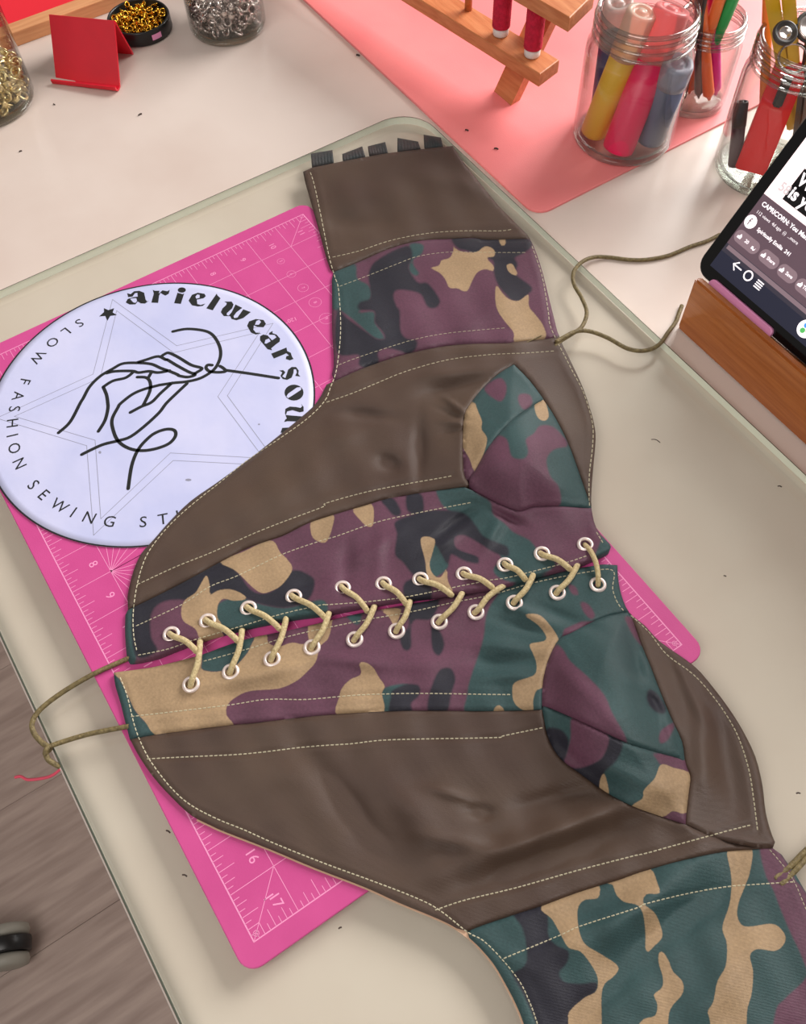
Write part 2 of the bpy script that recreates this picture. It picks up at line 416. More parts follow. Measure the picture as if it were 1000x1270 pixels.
for a in range(15, 180, 15):
    ca, sa = math.cos(math.radians(a)), math.sin(math.radians(a)); r = min(6.5, 9/max(abs(ca), .01), 9.8/max(sa, .01))
    ln(8, 1, 8+ca*r, 1+sa*r)
for cx, cy in ((17, 0), (17, 11)): 
    a = [(cx*IN-.0028*(1 if cx else -1)+.0014*math.cos(t), cy*IN+(.0028 if cy == 0 else -.0028)+.0014*math.sin(t)) for t in np.linspace(0, 6.283, 13)]
    parts.append(ribbon_vf(a, .0003, PZ))
V, Fc = merge(parts); tag(mesh('printed_grid', V, Fc, M['print'], mt), 'white printed ruler lines')
parts = []
for i in range(1, 18): parts.append(place2d(text_vf(str(i), .0078), (i-.42)*IN, .72*IN, 0, PZ))
for i in range(1, 12):
    parts.append(place2d(text_vf(str(i), .0062), .66*IN, (i-.45)*IN, 0, PZ))
    parts.append(place2d(text_vf(str(12-i), .0078), 16.62*IN, (i-.3)*IN, 0, PZ)) if i == 99 else None
parts.append(place2d(text_vf('1', .0078), 16.45*IN, .62*IN, 0, PZ))
for k, (x, y) in enumerate(((348.5, 324), (361.5, 340), (376, 357), (391, 375), (405, 395))):
    q = at(x, y); parts.append(place2d(text_vf(str(5+k), .0036), q.x, q.y, 0, PZ))
    rr = .0028+.0006*k; parts.append(ribbon_vf([(q.x+rr*math.cos(t), q.y+rr*math.sin(t)) for t in np.linspace(0, 6.283, 17)], .00025, PZ))
q = at(361, 397); parts.append(place2d(text_vf('120°', .0048), q.x, q.y, math.radians(-100), PZ))
for V, Fc in parts: mesh('printed_number', V, Fc, M['print'], mt)

# ================================================================== ROUND PAPER SIGN
PC = (.101, .1015); PR = .1112
n = 96; sp = thing('paper_sign', (PC[0], PC[1], 0), 'round white paper sign with black hand and needle drawing', 'sign')
bm = bmesh.new(); rings = []
def paper_z(x, y, r):
    u = r/PR
    return .0005+.0005*(math.sin(x*70+y*20)*.5+.5)*(1-u**4)+.0003*(math.sin(y*160-x*60)*.5+.5)*(1-u**4)
for r in np.linspace(0, PR, 22)[1:]:
    rings.append([bm.verts.new((PC[0]+r*math.cos(2*math.pi*k/n), PC[1]+r*math.sin(2*math.pi*k/n), .0006)) for k in range(n)])
c0 = bm.verts.new((PC[0], PC[1], .0006))
for k in range(n): bm.faces.new((c0, rings[0][k], rings[0][(k+1) % n]))
for a, b in zip(rings, rings[1:]):
    for k in range(n): bm.faces.new((a[k], b[k], b[(k+1) % n], a[(k+1) % n]))
low = [bm.verts.new((v.co.x, v.co.y, .0002)) for v in rings[-1]]
for k in range(n): bm.faces.new((rings[-1][k], low[k], low[(k+1) % n], rings[-1][(k+1) % n]))
bm_done('paper_disc', bm, M['paper'], sp, True)
SZ = .00068
ring = [(PC[0]+(PR-.0004)*math.cos(t), PC[1]+(PR-.0004)*math.sin(t)) for t in np.linspace(0, 2*math.pi, 181)]
V, Fc = ribbon_vf(ring, .0011, SZ); mesh('printed_border', V, Fc, M['ink'], sp)
parts = []
for Ro, Ri in ((.1045, .0515), (.0925, .0450)):
    pts = []
    for k in range(11):
        a = math.radians(-45.5+36*k); r = Ro if k % 2 == 0 else Ri; pts.append((PC[0]+r*math.cos(a), PC[1]+r*math.sin(a)))
    for a, b in zip(pts, pts[1:]): parts.append(ribbon_vf([a, b], .00035, SZ-.00003))
V, Fc = merge(parts); tag(mesh('star_outline', V, Fc, M['pencil'], sp), 'faint grey star outline')
STROKES = [T('f', '70 315 150 240 220 110')+T('d', '270 650 320 560 400 480 500 420 580 380 700 375 800 385 870 415 940 440 1000 465')+T('e', '140 475 200 485 250 475 262 465 240 455'),
           T('d', '680 375 760 350 850 325 910 350')+T('e', '50 352 130 400 240 455 290 440 315 422 300 410 230 390 130 330 60 298 25 308 0 325'),
           T('d', '450 455 520 440 650 438 700 450 780 440 850 450 940 435'),
           T('d', '660 445 600 490 500 515 425 562'), T('d', '425 562 450 620 460 680')+T('f', '410 150 390 230 345 305'),
           T('d', '690 485 760 490 790 530 785 600 735 705'), T('d', '795 455 775 490'),
           T('e', '90 132 200 112 330 125 400 160 450 240 460 320 430 400 380 450 300 495 200 520 100 530 0 545')+T('d', '850 550 740 580 650 620 560 690')+T('f', '480 140 440 220 445 290 480 370 550 420 640 438 740 425 830 390 875 340 870 300 820 290 750 310 690 350 620 430 575 540 550 700'),
           T('f', '565 175 640 135')+T('d', '800 680 870 610 960 530'),
           T('e', '200 535 120 610 40 688')+T('f', '760 180 650 280 560 345 480 370 380 395 300 430 230 465'),
           T('e', '395 393 360 392 348 415 375 440 440 448 500 440 480 415 455 400'), T('e', '500 432 700 460 910 493')]
parts = []
for s in STROKES:
    c = cr(s, 6); W_ = ats(c, np.full(len(c), SZ)); parts.append(ribbon_vf(W_[:, :2], .0024, SZ))
V, Fc = merge(parts); tag(mesh('hand_drawing', V, Fc, M['ink'], sp), 'black line drawing of a hand with thread and needle')
def ell(k, cx, cy, rx, ry, n=20):
    x0, y0, q = FR[k]; return [(x0+(cx+rx*math.cos(2*math.pi*i/n))/q, y0+(cy+ry*math.sin(2*math.pi*i/n))/q) for i in range(n)]
LET = [(T('a', '315 155 350 165 385 135 440 130 490 150 505 220 520 240 540 232 500 262 455 260 425 240 400 270 340 272 300 250 320 215 380 195 425 190 420 150 395 155 370 190 325 195'), [T('a', '345 215 372 206 410 206 418 235 400 255 378 250')]),
       (T('a', '580 120 600 130 650 130 640 160 680 125 730 135 755 120 745 160 710 180 680 165 660 150 645 180 635 255 565 252 590 160'), []),
       (ell('a', 880, 122, 42, 27), []), (T('a', '835 150 890 165 905 155 870 265 800 258'), []),
       (T('b', '75 190 110 130 170 108 240 120 253 145 230 165 160 180 165 225 200 235 250 220 220 245 170 250 110 238'), [T('b', '145 150 165 125 190 130 190 160 155 170')]),
       (T('b', '365 118 375 138 405 165 325 290 258 270'), []),
       (T('b', '445 200 520 200 540 230 525 270 470 320 470 340 490 345 520 310 560 230 630 265 570 310 540 350 545 370 580 365 640 280 718 308 640 370 570 393 520 380 505 350 440 350 408 310 425 270 465 235 470 215'), []),
       (T('b', '680 450 700 405 770 380 850 390 875 430 850 465 790 462 750 445 745 490 770 520 825 530 770 540 720 520'), [T('b', '760 440 775 400 805 388 825 410 800 440')]),
       (T('c', '255 95 255 120 300 135 340 180 335 215 300 240 240 290 250 312 200 300 170 265 115 200 115 155 150 135 200 145 250 200 300 165 280 140 215 135 220 115'), [T('c', '165 235 175 195 215 178 235 210 185 238')]),
       (T('c', '240 350 390 290 412 280 420 320 460 340 475 385 492 410 450 425 405 410 410 380 440 370 410 345 380 360 270 405'), []),
       (T('c', '330 540 375 535 400 560 365 605 400 625 415 580 430 530 470 500 520 500 550 540 545 580 568 608 510 600 530 560 520 525 495 525 490 570 470 620 420 645 370 635 345 600 365 560'), []),
       (ell('c', 497, 788, 107, 90), [T('c', '412 830 430 800 530 730 575 725 578 755 480 820 430 850')]),
       (T('c', '575 910 605 950 605 1000 560 1010 480 985 420 1000 405 1040 580 1055 600 1055 600 1115 420 1110 385 1120 400 1090 415 1080 395 1020 400 970 450 945 520 950 570 960 590 940'), []),
       (T('c', '365 1185 600 1170 610 1230 345 1240'), [])]
flat('shop_name_lettering', LET, SZ, M['ink'], sp)
flat('printed_star', [(T('a', '75 310 120 330 180 310 165 355 208 380 140 390 110 440 88 390 25 395 75 350'), [])], SZ, M['ink'], sp)
parts = []
for ch, a in (('S', -172.8), ('L', -166.1), ('O', -158.5), ('W', -149.2), ('F', -136), ('A', -128.2), ('S', -121.5), ('H', -114.1), ('I', -107.7), ('O', -101), ('N', -92.6),
              ('S', -79.8), ('E', -72.9), ('W', -64), ('I', -57.2), ('N', -50.1), ('G', -41.7), ('S', -28.6), ('T', -21), ('U', -13.5), ('D', -5.5), ('I', .6), ('O', 6.5)):
    ar = math.radians(a); r = .0968 if a < -140 else .0938; parts.append(place2d(text_vf(ch, .0112), PC[0]+r*math.cos(ar), PC[1]+r*math.sin(ar), ar+math.pi/2, SZ))
V, Fc = merge(parts); mesh('slogan_lettering', V, Fc, M['ink'], sp)
for e_ in (ell('f', 355, 450, 10, 10, 8), ell('f', 965, 640, 22, 9, 8), ell('c', 103, 1145, 13, 9, 8)): flat('smudge', [(e_, [])], SZ-.00003, M['pencil'], sp)

# ================================================================== CORSET
co = thing('corset', tuple(at(500, 720, 0)), 'brown and camouflage corset with cord lacing spread over the pink mat', 'corset')
S1 = T('A', '175 710 300 660 450 595 600 555 750 545 870 540')+T('B', '300 150 480 145 512 148')
S2 = T('D', '140 450 300 380 500 315 700 275 850 265 1000 262')+T('B', '440 655 600 640 655 625')
S3 = T('E', '35 625 130 580 270 510 400 440 500 385 650 310 800 260')+T('H', '0 280 130 235 300 185 400 155 600 120 780 95')
CUPL = T('I', '350 88 280 130 200 200 140 275 105 340 98 450 100 600 115 660 155 715')
CUPB = T('I', '155 715 250 765 340 805 390 815 450 795 550 790 700 800 735 800')
CUPR = T('I', '350 88 430 170 500 265 560 360 620 480 665 600 700 700 725 770 735 800')
CSEAM = T('I', '495 262 410 315 330 375 270 440 210 520 160 610 130 655')
UL = [(376, 213), (379, 227), (387, 255), (397, 290), (405, 320), (411, 340), (412, 367), (412, 410), (414, 455), (405, 477), (395, 496), (380, 512), (330, 553), (300, 576), (267, 600), (237, 621), (212, 645), (190, 670), (175, 687), (165, 710), (158, 740), (155, 775), (157, 812), (161, 823)]
ULACE = [(161, 823), (175, 820), (207, 808), (250, 792), (300, 778), (355, 766), (400, 760), (442, 752), (505, 742), (555, 736), (595, 731), (630, 725), (662, 714), (707, 703), (740, 690), (757, 681), (756, 674)]
URIGHT = [(562, 181), (572, 197), (590, 220), (610, 245), (623, 260), (645, 282), (658, 297), (670, 327), (680, 365), (690, 405), (695, 421), (710, 452), (722, 478), (730, 500), (737, 525), (739, 545), (736, 580), (734, 605), (734, 630), (740, 655), (756, 674)]
UTOP = [(376, 213), (387, 208), (430, 199), (480, 190), (540, 183), (562, 181)]
S4 = [(161, 917)]+T('K', '250 525 400 505 600 480 800 460')+T('L', '0 685 200 665 450 650 700 645 1000 648')+T('N', '290 640')
C2L = T('N', '290 640 290 560 300 470 330 370 375 290 430 262 500 225 600 180 700 158 722 158')
C2R = T('N', '722 158 745 210 780 310 830 430 880 560 930 680 985 800')+T('O', '800 420 825 490 820 560 808 660 803 730')
C2B = T('N', '290 640')+T('O', '95 180 115 280 150 360 200 420 270 470 400 565 530 635 650 680 803 730')
C2SEAM = T('N', '300 620 440 680 540 725 700 800 850 850 1000 890')
L23 = [(851, 1022), (875, 1034), (905, 1045), (937, 1051), (958, 1050)]
S5 = [(580, 1155)]+T('Q', '250 505 400 455 540 410 700 350 860 300')+T('R', '80 282 200 240 400 185 600 145 750 133 835 128')
LLEFT = [(141, 834), (143, 850), (150, 874), (157, 902), (163, 920), (175, 942), (192, 966), (215, 991), (237, 1011), (260, 1023), (280, 1032), (332, 1052), (392, 1077), (452, 1100), (496, 1120), (540, 1138), (566, 1151), (590, 1170), (612, 1195), (627, 1220), (640, 1245), (650, 1270), (662, 1310), (668, 1345)]
LLACE = [(141, 834), (180, 829), (205, 824), (250, 812), (280, 801), (312, 791), (362, 781), (400, 772), (440, 762), (505, 750), (555, 741), (605, 733), (662, 719), (707, 707), (735, 702), (750, 700), (766, 701)]
LRIGHT = [(766, 701), (767, 717), (771, 738), (780.5, 759.5), (800, 776), (819, 796), (860, 825), (882, 849), (904, 878), (921, 905), (937, 938), (946, 974), (950, 1007), (958, 1036), (970, 1060), (984, 1080), (1000, 1107), (1040, 1180), (1080, 1270), (1110, 1345)]
def upto(line, pts, start, end):
    """piece of a traced outline between the points nearest to start and end"""
    A = np.array(line); i = int(np.argmin(((A-start)**2).sum(1))); j = int(np.argmin(((A-end)**2).sum(1)))
    seg = line[i:j+1] if i <= j else line[j:i+1][::-1]; return [start]+[p for p in seg[1:-1]]+[end]
def sm(p, n=4): return [tuple(q) for q in cr(p, n)]
S1, S2, S3, S4, S5, CUPL, CUPB, CUPR, CSEAM, C2L, C2R, C2B, C2SEAM = [sm(s, 3) for s in (S1, S2, S3, S4, S5, CUPL, CUPB, CUPR, CSEAM, C2L, C2R, C2B, C2SEAM)]
UL, URIGHT, LLEFT, LRIGHT, ULACE, LLACE = [sm(s, 3) for s in (UL, URIGHT, LLEFT, LRIGHT, ULACE, LLACE)]
OUT_U = UTOP+URIGHT[1:]+ULACE[::-1][1:]+UL[::-1][1:-1]
OUT_L = LLACE+LRIGHT[1:]+LLEFT[::-1][:-1]
CUP1 = CUPL+CUPB[1:]+CUPR[::-1][1:-1]
CUP2 = C2L+C2R[1:]+C2B[::-1][1:-1]
SEAMS = [S1, S2, S3, CUPL, CUPB, CUPR, CSEAM, S4, S5, C2L, C2R, C2B, C2SEAM, L23]
ST = dict(   # topstitching rows
    a=T('A', '170 635 300 605 450 555 620 520 800 505 1000 505')+T('B', '430 95'),
    b=T('A', '205 780 350 725 500 665 600 630 750 610')+T('B', '310 212 500 212'),
    c=T('D', '160 370 250 335 400 285 550 240 720 210 1000 185'),
    d=T('D', '100 555 230 510 350 460 500 400 700 345')+T('B', '300 720 500 710 640 700'),
    e=T('E', '80 500 270 412 450 340 650 250 800 190 1000 115')+T('H', '100 175 300 120 500 80 700 45 730 35'),
    f=T('E', '75 705 300 600 440 510 580 455 800 350 1000 280')+T('H', '150 340 350 270 550 225 700 195 830 170'),
    g=T('E', '85 850 230 820 360 775 600 705 800 645 1000 600')+T('H', '100 680 300 665 500 640 700 600 900 560 1000 545')+T('J', '300 420 430 385 530 350'),
    h=T('A', '60 215 80 280 110 420 150 620 180 730')+T('D', '160 0 170 200 150 390 120 480 90 550')+[(380, 520), (342, 547), (305, 572), (272, 599), (250, 616), (225, 637), (205, 657), (187, 680), (177, 700), (169, 730), (165, 762), (166, 790), (171, 812)],
    i=T('B', '520 180 570 330 600 500 615 590')+[(704, 448), (710, 460), (724, 487), (735, 525), (735, 555), (731, 590), (731, 628)],
    j=T('J', '560 240 600 305'),
    k=T('K', '75 240 110 330 150 490 200 610 250 690 330 790 420 870 550 940')+[(302, 1029), (340, 1046), (400, 1070), (460, 1092), (512, 1112), (544, 1128), (580, 1156), (600, 1167), (625, 1192), (645, 1218), (657, 1243), (668, 1275), (680, 1330)],
    l=T('K', '490 160 600 130 740 90')+T('L', '0 275 200 230 400 190 600 155 800 110 1000 70')+T('J', '250 490 500 440 640 428 640 520 665 590 700 635'),
    m=T('K', '130 435 600 380 800 350 1000 350')+T('L', '250 575 400 565 650 560 1000 565')+T('N', '140 565'),
    n=T('K', '210 645 400 635 700 620 1000 585')+T('L', '300 810 500 790 1000 780')+T('N', '100 770 300 728'),
    o=T('Q', '0 435 150 385 400 325 700 240 990 165')+T('R', '200 155 400 100 600 45 730 12'),
    p=T('Q', '340 675 620 560 720 515 1000 425')+T('R', '200 405 400 355 600 320 750 308 940 295'),
    q=T('R', '820 135 900 230 950 310 1000 430 1080 600'),
    r=T('P', '120 85 200 160 280 260 400 350 490 450 560 550 610 650 650 780 670 900 690 1060'),
)
STL = [sm(s, 4) for s in ST.values()]
EYU = T('E', '250 747 430 682 633 618 858 560')+T('H', '180 598 383 577 567 555 783 528')+T('J', '107 402 290 347 505 302')
EYL = T('K', '428 275 625 213 830 150')+T('L', '108 332 320 292 528 250 740 205 922 157')+T('J', '153 590 366 540 567 500')
# folds and swells in the cloth: x, y, long radius, short radius, angle of the long axis in the image, height (mm)
FOLD = [(430, 275, 40, 12, 5, -1.2), (560, 225, 60, 14, 10, 1.2), (480, 240, 60, 16, -5, 1.0), (500, 390, 60, 14, -20, 1.0), (600, 390, 40, 12, -30, 1.0),
        (565, 462, 46, 9, -8, 2.2), (560, 482, 40, 7, -14, -1.8), (482, 575, 14, 9, 20, -2.4), (455, 515, 34, 7, 5, -1.6), (430, 540, 40, 14, -20, 1.6), (350, 610, 60, 20, -25, 1.5), (520, 560, 8, 40, 0, -1.5),
        (565, 503, 16, 3, 35, 1.2), (560, 513, 16, 3, 20, -1.0), (562, 524, 16, 3, 5, 1.0), (562, 535, 16, 3, -8, -.8),
        (565, 650, 34, 6, -38, -2.2), (552, 672, 30, 8, -38, 1.6), (450, 690, 60, 9, -35, 1.2), (430, 700, 10, 36, 5, -1.2), (470, 690, 9, 34, 5, 1.0), (395, 720, 40, 8, -20, -1.0), (270, 720, 40, 12, -30, .8),
        (628, 642, 22, 5, 25, -2.2), (612, 660, 26, 8, -60, 1.8), (655, 690, 40, 8, -15, .8),
        (330, 835, 60, 8, -12, 1.4), (300, 860, 70, 8, -8, -.9), (440, 820, 50, 8, 8, 1.2), (520, 820, 60, 14, 0, 1.4), (620, 800, 40, 10, 5, 1.8), (630, 838, 40, 9, -5, 1.8), (625, 820, 40, 7, 0, -1.6), (660, 762, 34, 7, 25, 1.8), (650, 778, 34, 6, 15, -1.6), (700, 765, 40, 7, 20, -1.5), (240, 840, 30, 6, -70, .8),
        (690, 1030, 120, 14, -20, 4.2), (690, 1062, 110, 15, -20, -2.6), (570, 1045, 50, 11, 10, 2.0), (700, 985, 60, 11, -15, -2.0), (440, 1010, 90, 18, 52, -2.6), (520, 1010, 60, 24, 40, 2.6), (595, 1008, 16, 8, 0, -2.2), (560, 985, 26, 6, 15, 1.4), (350, 960, 60, 20, 10, 1.0),
        (790, 1125, 95, 22, -38, 4.5), (835, 1150, 100, 20, -38, -2.5), (700, 1170, 40, 16, -40, 1.6), (900, 1220, 50, 22, -50, 2.0), (730, 1250, 60, 14, -38, -1.8), (640, 1190, 26, 10, 40, 1.0),
        (872, 930, 70, 14, 88, 2.6), (905, 960, 70, 14, 82, -1.8), (850, 850, 46, 7, 62, 2.0), (838, 832, 34, 6, 62, -1.6), (925, 1043, 24, 4, 10, 1.2),
        (795, 850, 22, 7, 35, 2.2), (790, 830, 34, 9, 78, -3.0), (812, 872, 20, 7, 60, -2.4), (830, 905, 24, 6, 70, 1.8), (700, 930, 30, 8, 40, -1.5), (770, 960, 50, 12, 20, 1.8), (730, 860, 60, 12, 45, 1.2)]
HALF = [None]
def hmm(P):
    P = np.asarray(P, float); up = inside(P, OUT_U) if HALF[0] is None else np.full(len(P), HALF[0])
    d1 = sdf(P, CUP1); d2 = sdf(P, CUP2)
    do = np.minimum(segdist(P, OUT_U, True), segdist(P, OUT_L, True))
    damp = 1-np.exp(-(do/26)**2)
    h = np.zeros(len(P))
    for d, H, R_, (cx, cy) in ((d1, 12, 62, (650, 570)), (d2, 16, 75, (765, 880))):
        dome = H*(1-np.exp(-(np.maximum(d, 0)/30.)**1.4))*np.exp(-((P[:, 0]-cx)**2+(P[:, 1]-cy)**2)/(R_*1.5)**2)*1.25
        col = np.where(d > 0, 6, 6*np.exp(-np.maximum(-d, 0)/26.))
        h += np.where(d > 0, dome, 0)+col*np.where(d > 0, np.clip(damp+.0, 0, 1), damp)
    h += 5.0*np.exp(-(segdist(P, ULACE)/26)**2)*up*np.clip(segdist(P, UL, False)/40+.1, 0, 1)+1.0*np.exp(-(segdist(P, LLACE)/24)**2)*(~up)
    for x, y, a, b, an, H in FOLD:
        H = H*1.75; t = math.radians(an); dx = P[:, 0]-x; dy = P[:, 1]-y; u = dx*math.cos(t)+dy*math.sin(t); v = -dx*math.sin(t)+dy*math.cos(t)
        h += H*np.exp(-(u/a)**2-(v/b)**2)*np.clip(do/14, 0, 1)
    h += (.5*np.sin(P[:, 0]*.031+P[:, 1]*.052+1)*np.sin(P[:, 0]*.043-P[:, 1]*.021)+.35*np.sin(P[:, 0]*.11-P[:, 1]*.06))*damp
    h += .35*np.sin(P[:, 0]*.083+P[:, 1]*.05)*np.sin(P[:, 1]*.071-P[:, 0]*.03)*damp
    ds = np.full(len(P), 1e9)
    for s in SEAMS: ds = np.minimum(ds, segdist(P, s))
    dt = np.full(len(P), 1e9)
    for s in STL: dt = np.minimum(dt, segdist(P, s))
    h += 2.7-1.5*np.exp(-(ds/2.1)**2)-.5*np.exp(-(dt/3.0)**2)
    h += .25*np.exp(-((dt-6)/3.)**2)
    h -= 1.1*np.exp(-(do/2.5)**1.5)
    return np.maximum(h, .5)
def cloth(name, poly, material, layers=None, base=None, holes=(), step=3.6, hscale=1.0, dz=0.0, label=None):
    poly = resample(poly, step); keep = [poly[0]]
    for q in poly[1:]:
        if np.linalg.norm(q-keep[-1]) > 1.2: keep.append(q)
    hl = [np.array([(x+4.6*math.cos(k*math.pi/6)*1.05, y+4.6*math.sin(k*math.pi/6)) for k in range(12)]) for x, y in holes]
    v, f = fill(np.array(keep), hl, step)
    z = (hmm(v)*hscale+dz)*.001
    Wt = ats(v, z)
    # keep faces upward
    e1 = Wt[f[:, 1]]-Wt[f[:, 0]]; e2 = Wt[f[:, 2]]-Wt[f[:, 0]]; nz = e1[:, 0]*e2[:, 1]-e1[:, 1]*e2[:, 0]
    f = np.where(nz[:, None] < 0, f[:, ::-1], f)
    ed = {}
    for a, b, c in f:
        for p, q in ((a, b), (b, c), (c, a)): ed[(int(p), int(q))] = 1
    bd = [(p, q) for p, q in ed if (q, p) not in ed]
    idx = {}; low = []
    for p, q in bd:
        for k in (p, q):
            if k not in idx: idx[k] = len(v)+len(low); low.append((Wt[k][0], Wt[k][1], .0006))
    Vv = np.vstack([Wt, np.array(low)]); Fc = [tuple(t) for t in f]+[(p, idx[p], idx[q], q) for p, q in bd]
    o = mesh(name, Vv, Fc, material, co, True)
    if layers is not None:
        lowk = {idx[k]: k for k in idx}
        for key in 'GKPT':
            d = np.full(len(v), -60.0)
            if base == key: d[:] = 60
            for poly2 in layers.get(key, []):
                d = np.maximum(d, sdf(v, cr(poly2, 4, True)))
            full = np.concatenate([d, [d[lowk[len(v)+k]] for k in range(len(low))]])
            a = o.data.attributes.new('dist_'+key, 'FLOAT', 'POINT'); a.data.foreach_set('value', full.astype(np.float32))
    if label: o['label'] = label
    return o
MC, MB = M['camo'], M['brown']
# ---- upper half
HALF[0] = True
pa = cloth('back_panel', UTOP+upto(URIGHT, None, (562, 181), S1[-1])[1:]+S1[::-1][1:]+upto(UL, None, S1[0], (376, 213))[1:-1], MB)
LU2 = dict(G=[T('px', '413 337 440 327 443 345 456 353 461 363 458 374 450 382 445 388 464 387 465 400 472 410 477 420 467 420 457 413 440 398 424 386 412 380'),
              T('A', '555 570 620 575 612 620 572 645 575 680 600 715 580 728 550 700 555 640')],
           K=[T('px', '490 310 507 305 512 318 507 332 518 350 530 351 542 365 546 375 540 382 530 380 522 365 505 360 492 360 488 367 492 380 496 386 497 410 505 420 517 422 516 432 507 439 495 435 480 432 469 437 470 450 457 457 445 452 445 440 418 437 418 384 430 394 455 412 467 420 477 420 475 412 465 400 464 386 445 384 446 375 459 370 459 357 457 342 462 328 475 318'),
              T('B', '120 140 200 140 380 140 500 145 520 180 480 215 435 240 450 270 440 320 520 385 500 420 460 452 420 450 390 420 350 370 330 310 330 260 300 240 200 205 150 190')],
           T=[T('B', '130 170 150 200 205 213 250 208 280 185 310 185 335 205 332 232 295 240 330 280 325 305 290 295 250 310 225 350 200 402 175 402 150 390 110 387 90 345 60 312 18 290 60 277 70 252 110 240 130 205'),
              T('B', '343 375 370 410 400 440 430 452 460 450 502 422 505 480 540 525 578 580 580 645 440 662 430 610 390 560 350 500 338 440'),
              T('B', '395 275 420 268 435 290 450 325 420 320 400 300'), T('B', '356 148 390 148 390 165 377 182 362 168')])
pb = cloth('camouflage_side_panel', S1+upto(URIGHT, None, S1[-1], S2[-1])[1:]+S2[::-1][1:]+upto(UL, None, S2[0], S1[0])[1:-1], MC, LU2, None)
pc = cloth('waist_panel', S2+upto(URIGHT, None, S2[-1], (734, 630))[1:]+CUPR[::-1][1:]+CUPL[1:-2]+[S3[-1]]+S3[::-1][1:]+upto(UL, None, S3[0], S2[0])[1:-1], MB)
ib = int(np.argmin(((np.array(CUPR)-CSEAM[0])**2).sum(1))); il = int(np.argmin(((np.array(CUPL)-CSEAM[-1])**2).sum(1)))
LC1 = dict(P=[T('I', '215 185 285 155 315 205 290 270 240 250 205 215'), T('I', '380 235 430 240 440 285 400 312 372 270'), T('I', '90 495 130 550 158 608 130 660 95 640')],
           T=[T('I', '145 268 172 320 192 370 190 410 216 450 210 500 185 570 155 620 130 555 98 500 92 450 92 350')])
cloth('bust_cup_panel', CUPR[:ib+1]+CSEAM[1:-1]+CUPL[:il+1][::-1][:-1], MC, LC1, 'G')
LC2 = dict(P=[T('I', '260 445 315 460 340 545 400 555 422 520 410 460 450 430 480 392 540 395 590 440 620 490 550 510 512 560 530 640 575 700 568 800 390 830 240 780 140 725 110 655 200 520')],
           T=[T('I', '452 290 480 268 500 262 518 310 522 350 500 368 468 350')])
cloth('bust_cup_panel', CSEAM+CUPL[il+1:]+CUPB[1:]+CUPR[ib:][::-1][1:-1], MC, LC2, 'G')
LU4 = dict(G=[T('E', '480 600 540 570 620 570 700 598 820 615 940 585 1010 580 1010 645 800 690 620 730 500 735 475 660'), T('E', '0 620 72 625 78 850 50 910 0 900'),
              [(542, 600), (577, 598), (592, 612), (608, 622), (612, 638), (627, 650), (637, 660), (657, 670), (668, 683), (682, 692), (688, 703), (650, 722), (622, 718), (612, 706), (622, 692), (610, 676), (596, 668), (583, 650), (560, 636), (546, 622)],
              T('H', '640 370 690 440 705 490 660 535 625 540 605 490 612 420'), [(748, 664), (762, 684), (738, 694), (745, 672)]],
           K=[T('E', '66 590 240 510 420 420 500 380 580 440 640 520 700 545 770 520 850 430 930 450 962 490 930 575 820 615 700 598 620 570 560 575 520 560 430 600 300 575 200 590 150 650 150 760 180 830 70 850'),
              T('H', '370 158 430 150 470 215 460 240 430 235 400 200'), T('H', '500 130 570 130 582 215 540 230 500 210'),
              T('H', '440 270 520 235 640 210 780 225 840 285 880 340 960 375 1000 395 1000 440 930 420 850 370 780 335 740 350 750 400 860 440 850 475 780 460 720 430 700 480 640 380 575 350 590 450 600 530 540 540 480 470 445 440 440 400 450 330'),
              T('H', '500 560 600 560 620 640 520 670 480 620')],
           P=[T('H', '740 345 790 345 850 390 930 435 940 480 860 470 850 440 750 400')],
           T=[T('E', '425 455 440 500 442 550 480 530 540 523 600 545 622 572 560 580 510 570 482 600 478 660 500 700 492 760 400 775 370 720 310 680 300 620 320 575 370 540 400 490'),
              T('E', '490 385 600 340 742 280 790 340 830 380 850 428 800 500 750 530 700 542 650 510 600 460 560 425'),
              T('H', '30 262 132 232 128 300 102 365 70 370 35 350 22 310'), T('H', '232 205 325 180 332 280 305 292 270 262'),
              T('H', '568 350 637 355 627 420 612 480 630 530 665 545 697 502 702 560 728 615 700 622 640 580 600 530 590 460')])
pd = cloth('camouflage_front_panel', S3+CUPB[1:]+upto(URIGHT, None, CUPB[-1], (756, 674))[1:]+ULACE[::-1][1:]+upto(UL, None, (161, 823), S3[0])[1:-1], MC, LU4, None, EYU)
